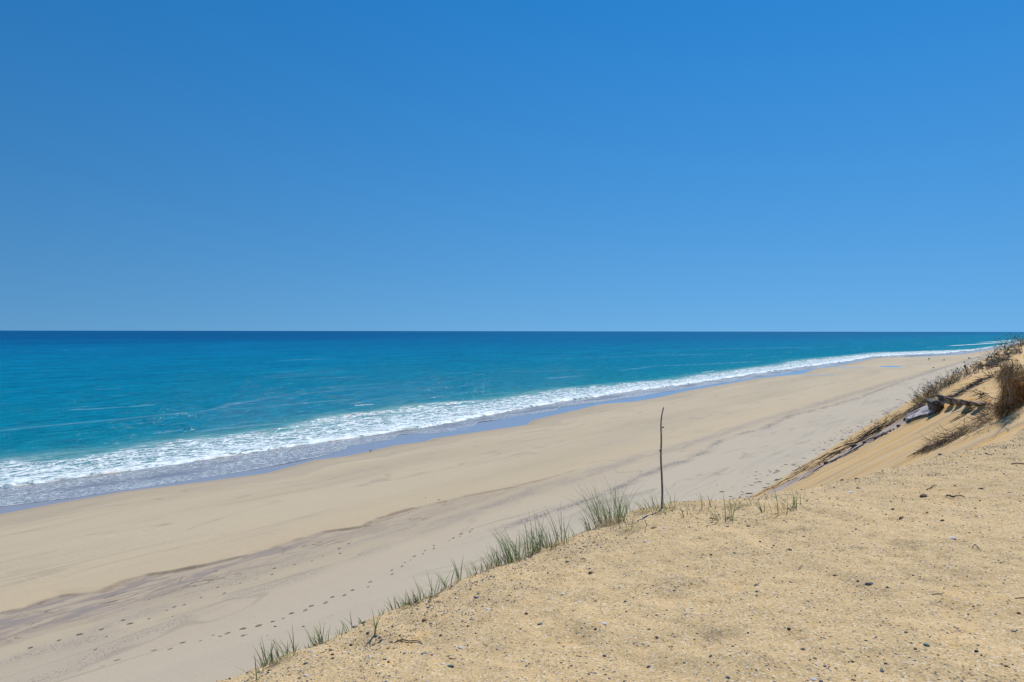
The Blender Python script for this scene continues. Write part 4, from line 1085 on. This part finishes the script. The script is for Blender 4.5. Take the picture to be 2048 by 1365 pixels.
def bs():
    t = rnd.random(); y = 728+100*t; xl = np.interp(y, [728, 745, 770, 800, 828], [2008, 1998, 2004, 2000, 1992])
    return (xl+abs(rnd.gauss(0, 1))*22, y+rnd.gauss(0, 3), DB-.35+rnd.random()*.7)
BR = [(.55, .33, .12), (.42, .23, .07), (.62, .44, .21), (.26, .13, .05)]
strands(1300, 'dry_grass', BR, bs, .34, .0024, lambda: (-.35+rnd.gauss(0, .3), -.2+rnd.gauss(0, .3), -.9+rnd.gauss(0, .35)), .16)
strands(420, 'straw', TN+[(.5, .44, .3)], lambda: (lambda b: (b[0]+2, min(b[1], 760)-rnd.random()*10, b[2]))(bs()), .34, .0026, lambda: (-.4+rnd.gauss(0, .7), rnd.gauss(0, .5), .25+rnd.gauss(0, .6)), .22)
strands(26, 'bare_branch', [(.46, .40, .32), (.36, .31, .25)], lambda: (2022+rnd.gauss(0, 12), 760+rnd.gauss(0, 22), DB-.45), .5, .0055, lambda: (-.6+rnd.gauss(0, .6), -.2+rnd.gauss(0, .3), .15+rnd.gauss(0, .7)), .22, 5)
strands(260, 'hanging_roots', DK+BR, lambda: (2018+rnd.gauss(0, 14), 812+rnd.gauss(0, 12), DB-.3), .35, .003, lambda: (-.5+rnd.gauss(0, .3), -.1+rnd.gauss(0, .3), -.75+rnd.gauss(0, .2)), .2)
strands(90, 'leaves', [(.13, .15, .06), (.2, .2, .1)], lambda: (2022+rnd.gauss(0, 12), 742+rnd.gauss(0, 8), DB-.3), .16, .005, lambda: (rnd.gauss(0, .6), rnd.gauss(0, .5), .8), .25)

# ================================================================ THINGS ON THE BEACH
def on_beach(px, py):
    s, n = unproj(np.array([px]), np.array([py]), 'beach'); x, y = to_xy(s[0], n[0]); return Vector((x, y, float(beach_z(s, n)[0])))
# seaweed mats near the foot of the bluff
WM = []
for k in range(5):
    bm = bmesh.new(); bmesh.ops.create_icosphere(bm, subdivisions=2, radius=1)
    for v in bm.verts:
        f = 1+.5*float(noise(v.co.x*2+k*7, v.co.y*2+k*3, 95)); v.co = Vector((v.co.x*f, v.co.y*f*.55, max(v.co.z, -.2)*(.16+.06*abs(float(noise(v.co.x*6, v.co.y*6, 97))))))
    me = bpy.data.meshes.new('seaweed_mat'); bm.to_mesh(me); bm.free(); WM.append(me)
M_WEED = simple('dried_seaweed', (.035, .03, .026), (.10, .08, .062), 3, .9, .02)
for me in WM: me.materials.append(M_WEED)
cnt = 0; r2 = random.Random(3)
while cnt < 270:
    t = r2.random()**.85; sx = 1480+360*t; sy = np.interp(sx, [1480, 1581, 1700, 1840], [1004, 948, 876, 800])
    off = abs(r2.gauss(0, 1))*np.interp(t, [0, .5, 1], [46, 24, 12]); x = sx-off*r2.uniform(.8, 1.3); y = sy-off*.18+2+r2.gauss(0, 3)
    clump = float(noise(x*.022, y*.07, 99))
    if clump < -.06 and r2.random() < .8: continue
    p = on_beach(x, y); w = (r2.uniform(3, 7) if r2.random() < .75 else r2.uniform(8, 14))*np.interp(t, [0, 1], [1, .75])*(1.1-off/160)
    o = bpy.data.objects.new('seaweed_mat', WM[r2.randrange(5)]); COL.objects.link(o); o.location = p
    sz = w/2/FPX*p.y; o.scale = (sz, sz*r2.uniform(.7, 1.3), min(sz, .35)); o.rotation_euler = (0, 0, r2.uniform(-.45, .25))
    tag(o, 'small dark mat of dried seaweed, one of many on the sand below the bluff', 'seaweed', 'seaweed mats at the foot of the bluff'); cnt += 1

# footprints: one trodden line crossing the beach, a parallel one, and some by the runnel
def prints(lines, name, label):
    V = []; F = []
    for pts, step, w, jit in lines:
        W = [on_beach(*p) for p in pts]; dist = 0; side = 1
        for a, b in zip(W[:-1], W[1:]):
            L = (b-a).length; d = (b-a).normalized(); q = Vector((-d.y, d.x, 0)); k = 0
            t = dist
            while t < L:
                if rnd.random() > .12:
                    c = a+d*(t+rnd.gauss(0, .06))+q*(side*.14+rnd.gauss(0, jit)); side = -side
                    g = rnd.uniform(.5, 1.15)*w; e = d*math.cos(.2*side)+q*math.sin(.2*side); f = Vector((-e.y, e.x, 0)); n = 10; b0 = len(V)
                    s0, n0 = to_sn(c.x, c.y); z0 = float(beach_z(np.array([s0]), np.array([n0]))[0])+.012
                    for (rr, h) in ((1.0, .0), (.72, .03), (.5, .028), (.34, .002)):
                        for i in range(n):
                            an = 2*math.pi*i/n; p = c+e*(math.cos(an)*.19*g*rr*(1+.12*math.sin(3*an+k)))+f*(math.sin(an)*.08*g*rr); V.append((p.x, p.y, z0+h*g))
                    for r_ in range(3):
                        for i in range(n):
                            j = (i+1) % n; F.append((b0+r_*n+i, b0+r_*n+j, b0+(r_+1)*n+j, b0+(r_+1)*n+i))
                    F.append(tuple(b0+3*n+i for i in range(n)))
                t += step*rnd.uniform(.85, 1.15)
            dist = t-L
    o = mesh_obj(name, V, F, M_PRINT, smooth=False); tag(o, label, 'footprints', kind='stuff')
M_PRINT = simple('trodden_dark_sand', (.21, .17, .13), (.30, .245, .185), 3, .95, .02)  # footprint tone, darker than the sand around it
prints([([(157,1345),(239,1323),(308,1304),(393,1282),(478,1261),(547,1244),(598,1224),(670,1196),(737,1170),(773,1153),(822,1119),(871,1093),(907,1077),(949,1058)], .75, 1.0, .08),
        ([(440,1278),(490,1268),(520,1262),(560,1258),(606,1253)], 1.3, .8, .15)], 'footprints', 'line of dark footprints running up the pale upper beach')
prints([([(60,1293),(180,1262),(270,1240),(370,1210),(430,1185),(520,1150),(640,1110),(720,1084)], 1.1, .8, .5),
        ([(180,1300),(240,1254),(320,1235),(370,1208)], 1.6, 1.0, .3), ([(855,995),(875,1000),(890,1003)], 1.5, .8, .3)], 'footprints', 'scattered footprints beside the runnel')

# driftwood bits on the open beach
for px, py, w, lab in ((1888,721,4,'small dark lump of driftwood right of the distant walker'),(1867,736.5,4,'small dark lump on the beach below the distant walker'),(1902.5,741.5,4,'small dark lump on the beach left of the tall dried stem'),
                       (1938,717.5,6,'dark driftwood piece far along the beach by the ridge'),(433,1144,5,'dark driftwood bit standing in the runnel bed')):
    p = on_beach(px, py); sz = w/FPX*p.y
    me = stone_mesh('driftwood_lump', 2, int(px), (1, .6, .55), .3, .8); me.materials.append(M_WEED)
    o = bpy.data.objects.new('driftwood_lump', me); COL.objects.link(o); o.location = p+Vector((0, 0, sz*.15)); o.scale = (sz/2,)*3; tag(o, lab, 'driftwood')

# ---- the distant walker
def skinned(name, verts, edges, radii, mat, root, levels=1, parent=None):
    me = bpy.data.meshes.new(name); me.from_pydata(verts, edges, []); o = bpy.data.objects.new(name, me); COL.objects.link(o)
    md = o.modifiers.new('skin', 'SKIN'); md.use_smooth_shade = True
    for i, r in enumerate(radii): me.skin_vertices[0].data[i].radius = (r, r) if not isinstance(r, tuple) else r
    me.skin_vertices[0].data[root].use_root = True
    o.modifiers.new('sub', 'SUBSURF').levels = levels; o.modifiers['sub'].render_levels = levels
    me.materials.append(mat)
    if parent: o.parent = parent
    return o
wp = on_beach(1858, 721.6)
walker = empty('person', wp); walker.rotation_euler = (0, 0, R(-38)); tag(walker, 'distant person in dark clothes walking along the beach near the water', 'person')
M_SKIN = simple('skin', (.42, .27, .19), (.48, .32, .23), 5, .6, .0); M_DARK = simple('dark_cloth', (.025, .027, .035), (.05, .05, .06), 8, .9, .01); M_HAIR = simple('dark_hair', (.03, .02, .015), (.06, .04, .03), 20, .7, .01)
V = [(0, 0, .95), (0, .02, 1.15), (0, .02, 1.38), (0, .03, 1.50), (0, .05, 1.60), (0, .05, 1.70),
     (.17, .02, 1.42), (.22, .0, 1.15), (.21, .12, .92), (.21, .15, .84), (-.17, .02, 1.42), (-.22, .06, 1.15), (-.21, -.06, .90), (-.21, -.08, .82),
     (.09, 0, .88), (.10, .14, .50), (.10, .12, .08), (.10, .25, .04), (-.09, 0, .88), (-.10, -.06, .50), (-.10, -.26, .12), (-.10, -.16, .04)]
E = [(0, 1), (1, 2), (2, 3), (3, 4), (4, 5), (2, 6), (6, 7), (7, 8), (8, 9), (2, 10), (10, 11), (11, 12), (12, 13), (0, 14), (14, 15), (15, 16), (16, 17), (0, 18), (18, 19), (19, 20), (20, 21)]
RD = [.15, .14, .15, .055, .09, .085, .06, .045, .035, .04, .06, .045, .035, .04, .09, .06, .045, .04, .09, .06, .045, .04]
skinned('body', V, E, RD, M_SKIN, 0, parent=walker)
skinned('jacket', [V[0], V[1], V[2], V[6], V[7], V[8], V[10], V[11], V[12]], [(0, 1), (1, 2), (2, 3), (3, 4), (4, 5), (2, 6), (6, 7), (7, 8)], [.18, .17, .175, .08, .06, .052, .08, .06, .052], M_DARK, 0, parent=walker)
skinned('trousers', [V[0], V[14], V[15], V[16], V[18], V[19], V[20]], [(0, 1), (1, 2), (2, 3), (0, 4), (4, 5), (5, 6)], [.175, .115, .08, .065, .115, .08, .065], M_DARK, 0, parent=walker)
skinned('hair', [(0, .03, 1.66), (0, .03, 1.72)], [(0, 1)], [.095, .09], M_HAIR, 0, parent=walker)

# ---- shorebird at the wet edge
bp = on_beach(741, 905.5); bird = empty('shorebird', bp); bird.rotation_euler = (0, 0, R(20)); bird.scale = (1.25,)*3
tag(bird, 'small dark bird standing at the wet edge of the beach', 'bird')
M_BIRD = simple('bird_feathers', (.10, .09, .085), (.22, .20, .18), 30, .8, .005)
skinned('body', [(-.16, 0, .17), (-.06, 0, .2), (.05, 0, .21), (.11, 0, .27), (.14, 0, .31), (.2, 0, .30)], [(0, 1), (1, 2), (2, 3), (3, 4), (4, 5)], [(.02, .03), .065, .06, .03, .035, .006], M_BIRD, 1, parent=bird)
for y in (-.03, .03):
    mb = MB(); mb.tube([(0, y, .16), (.015, y, .08), (0, y, 0)], [.008, .006, .006], 5); mb.tube([(0, y, .004), (.05, y, .004)], [.006, .004], 4); mb.build('leg', M_STICKD, bird)
print('tris', sum(len(o.data.polygons)*2 for o in bpy.data.objects if o.type == 'MESH'))
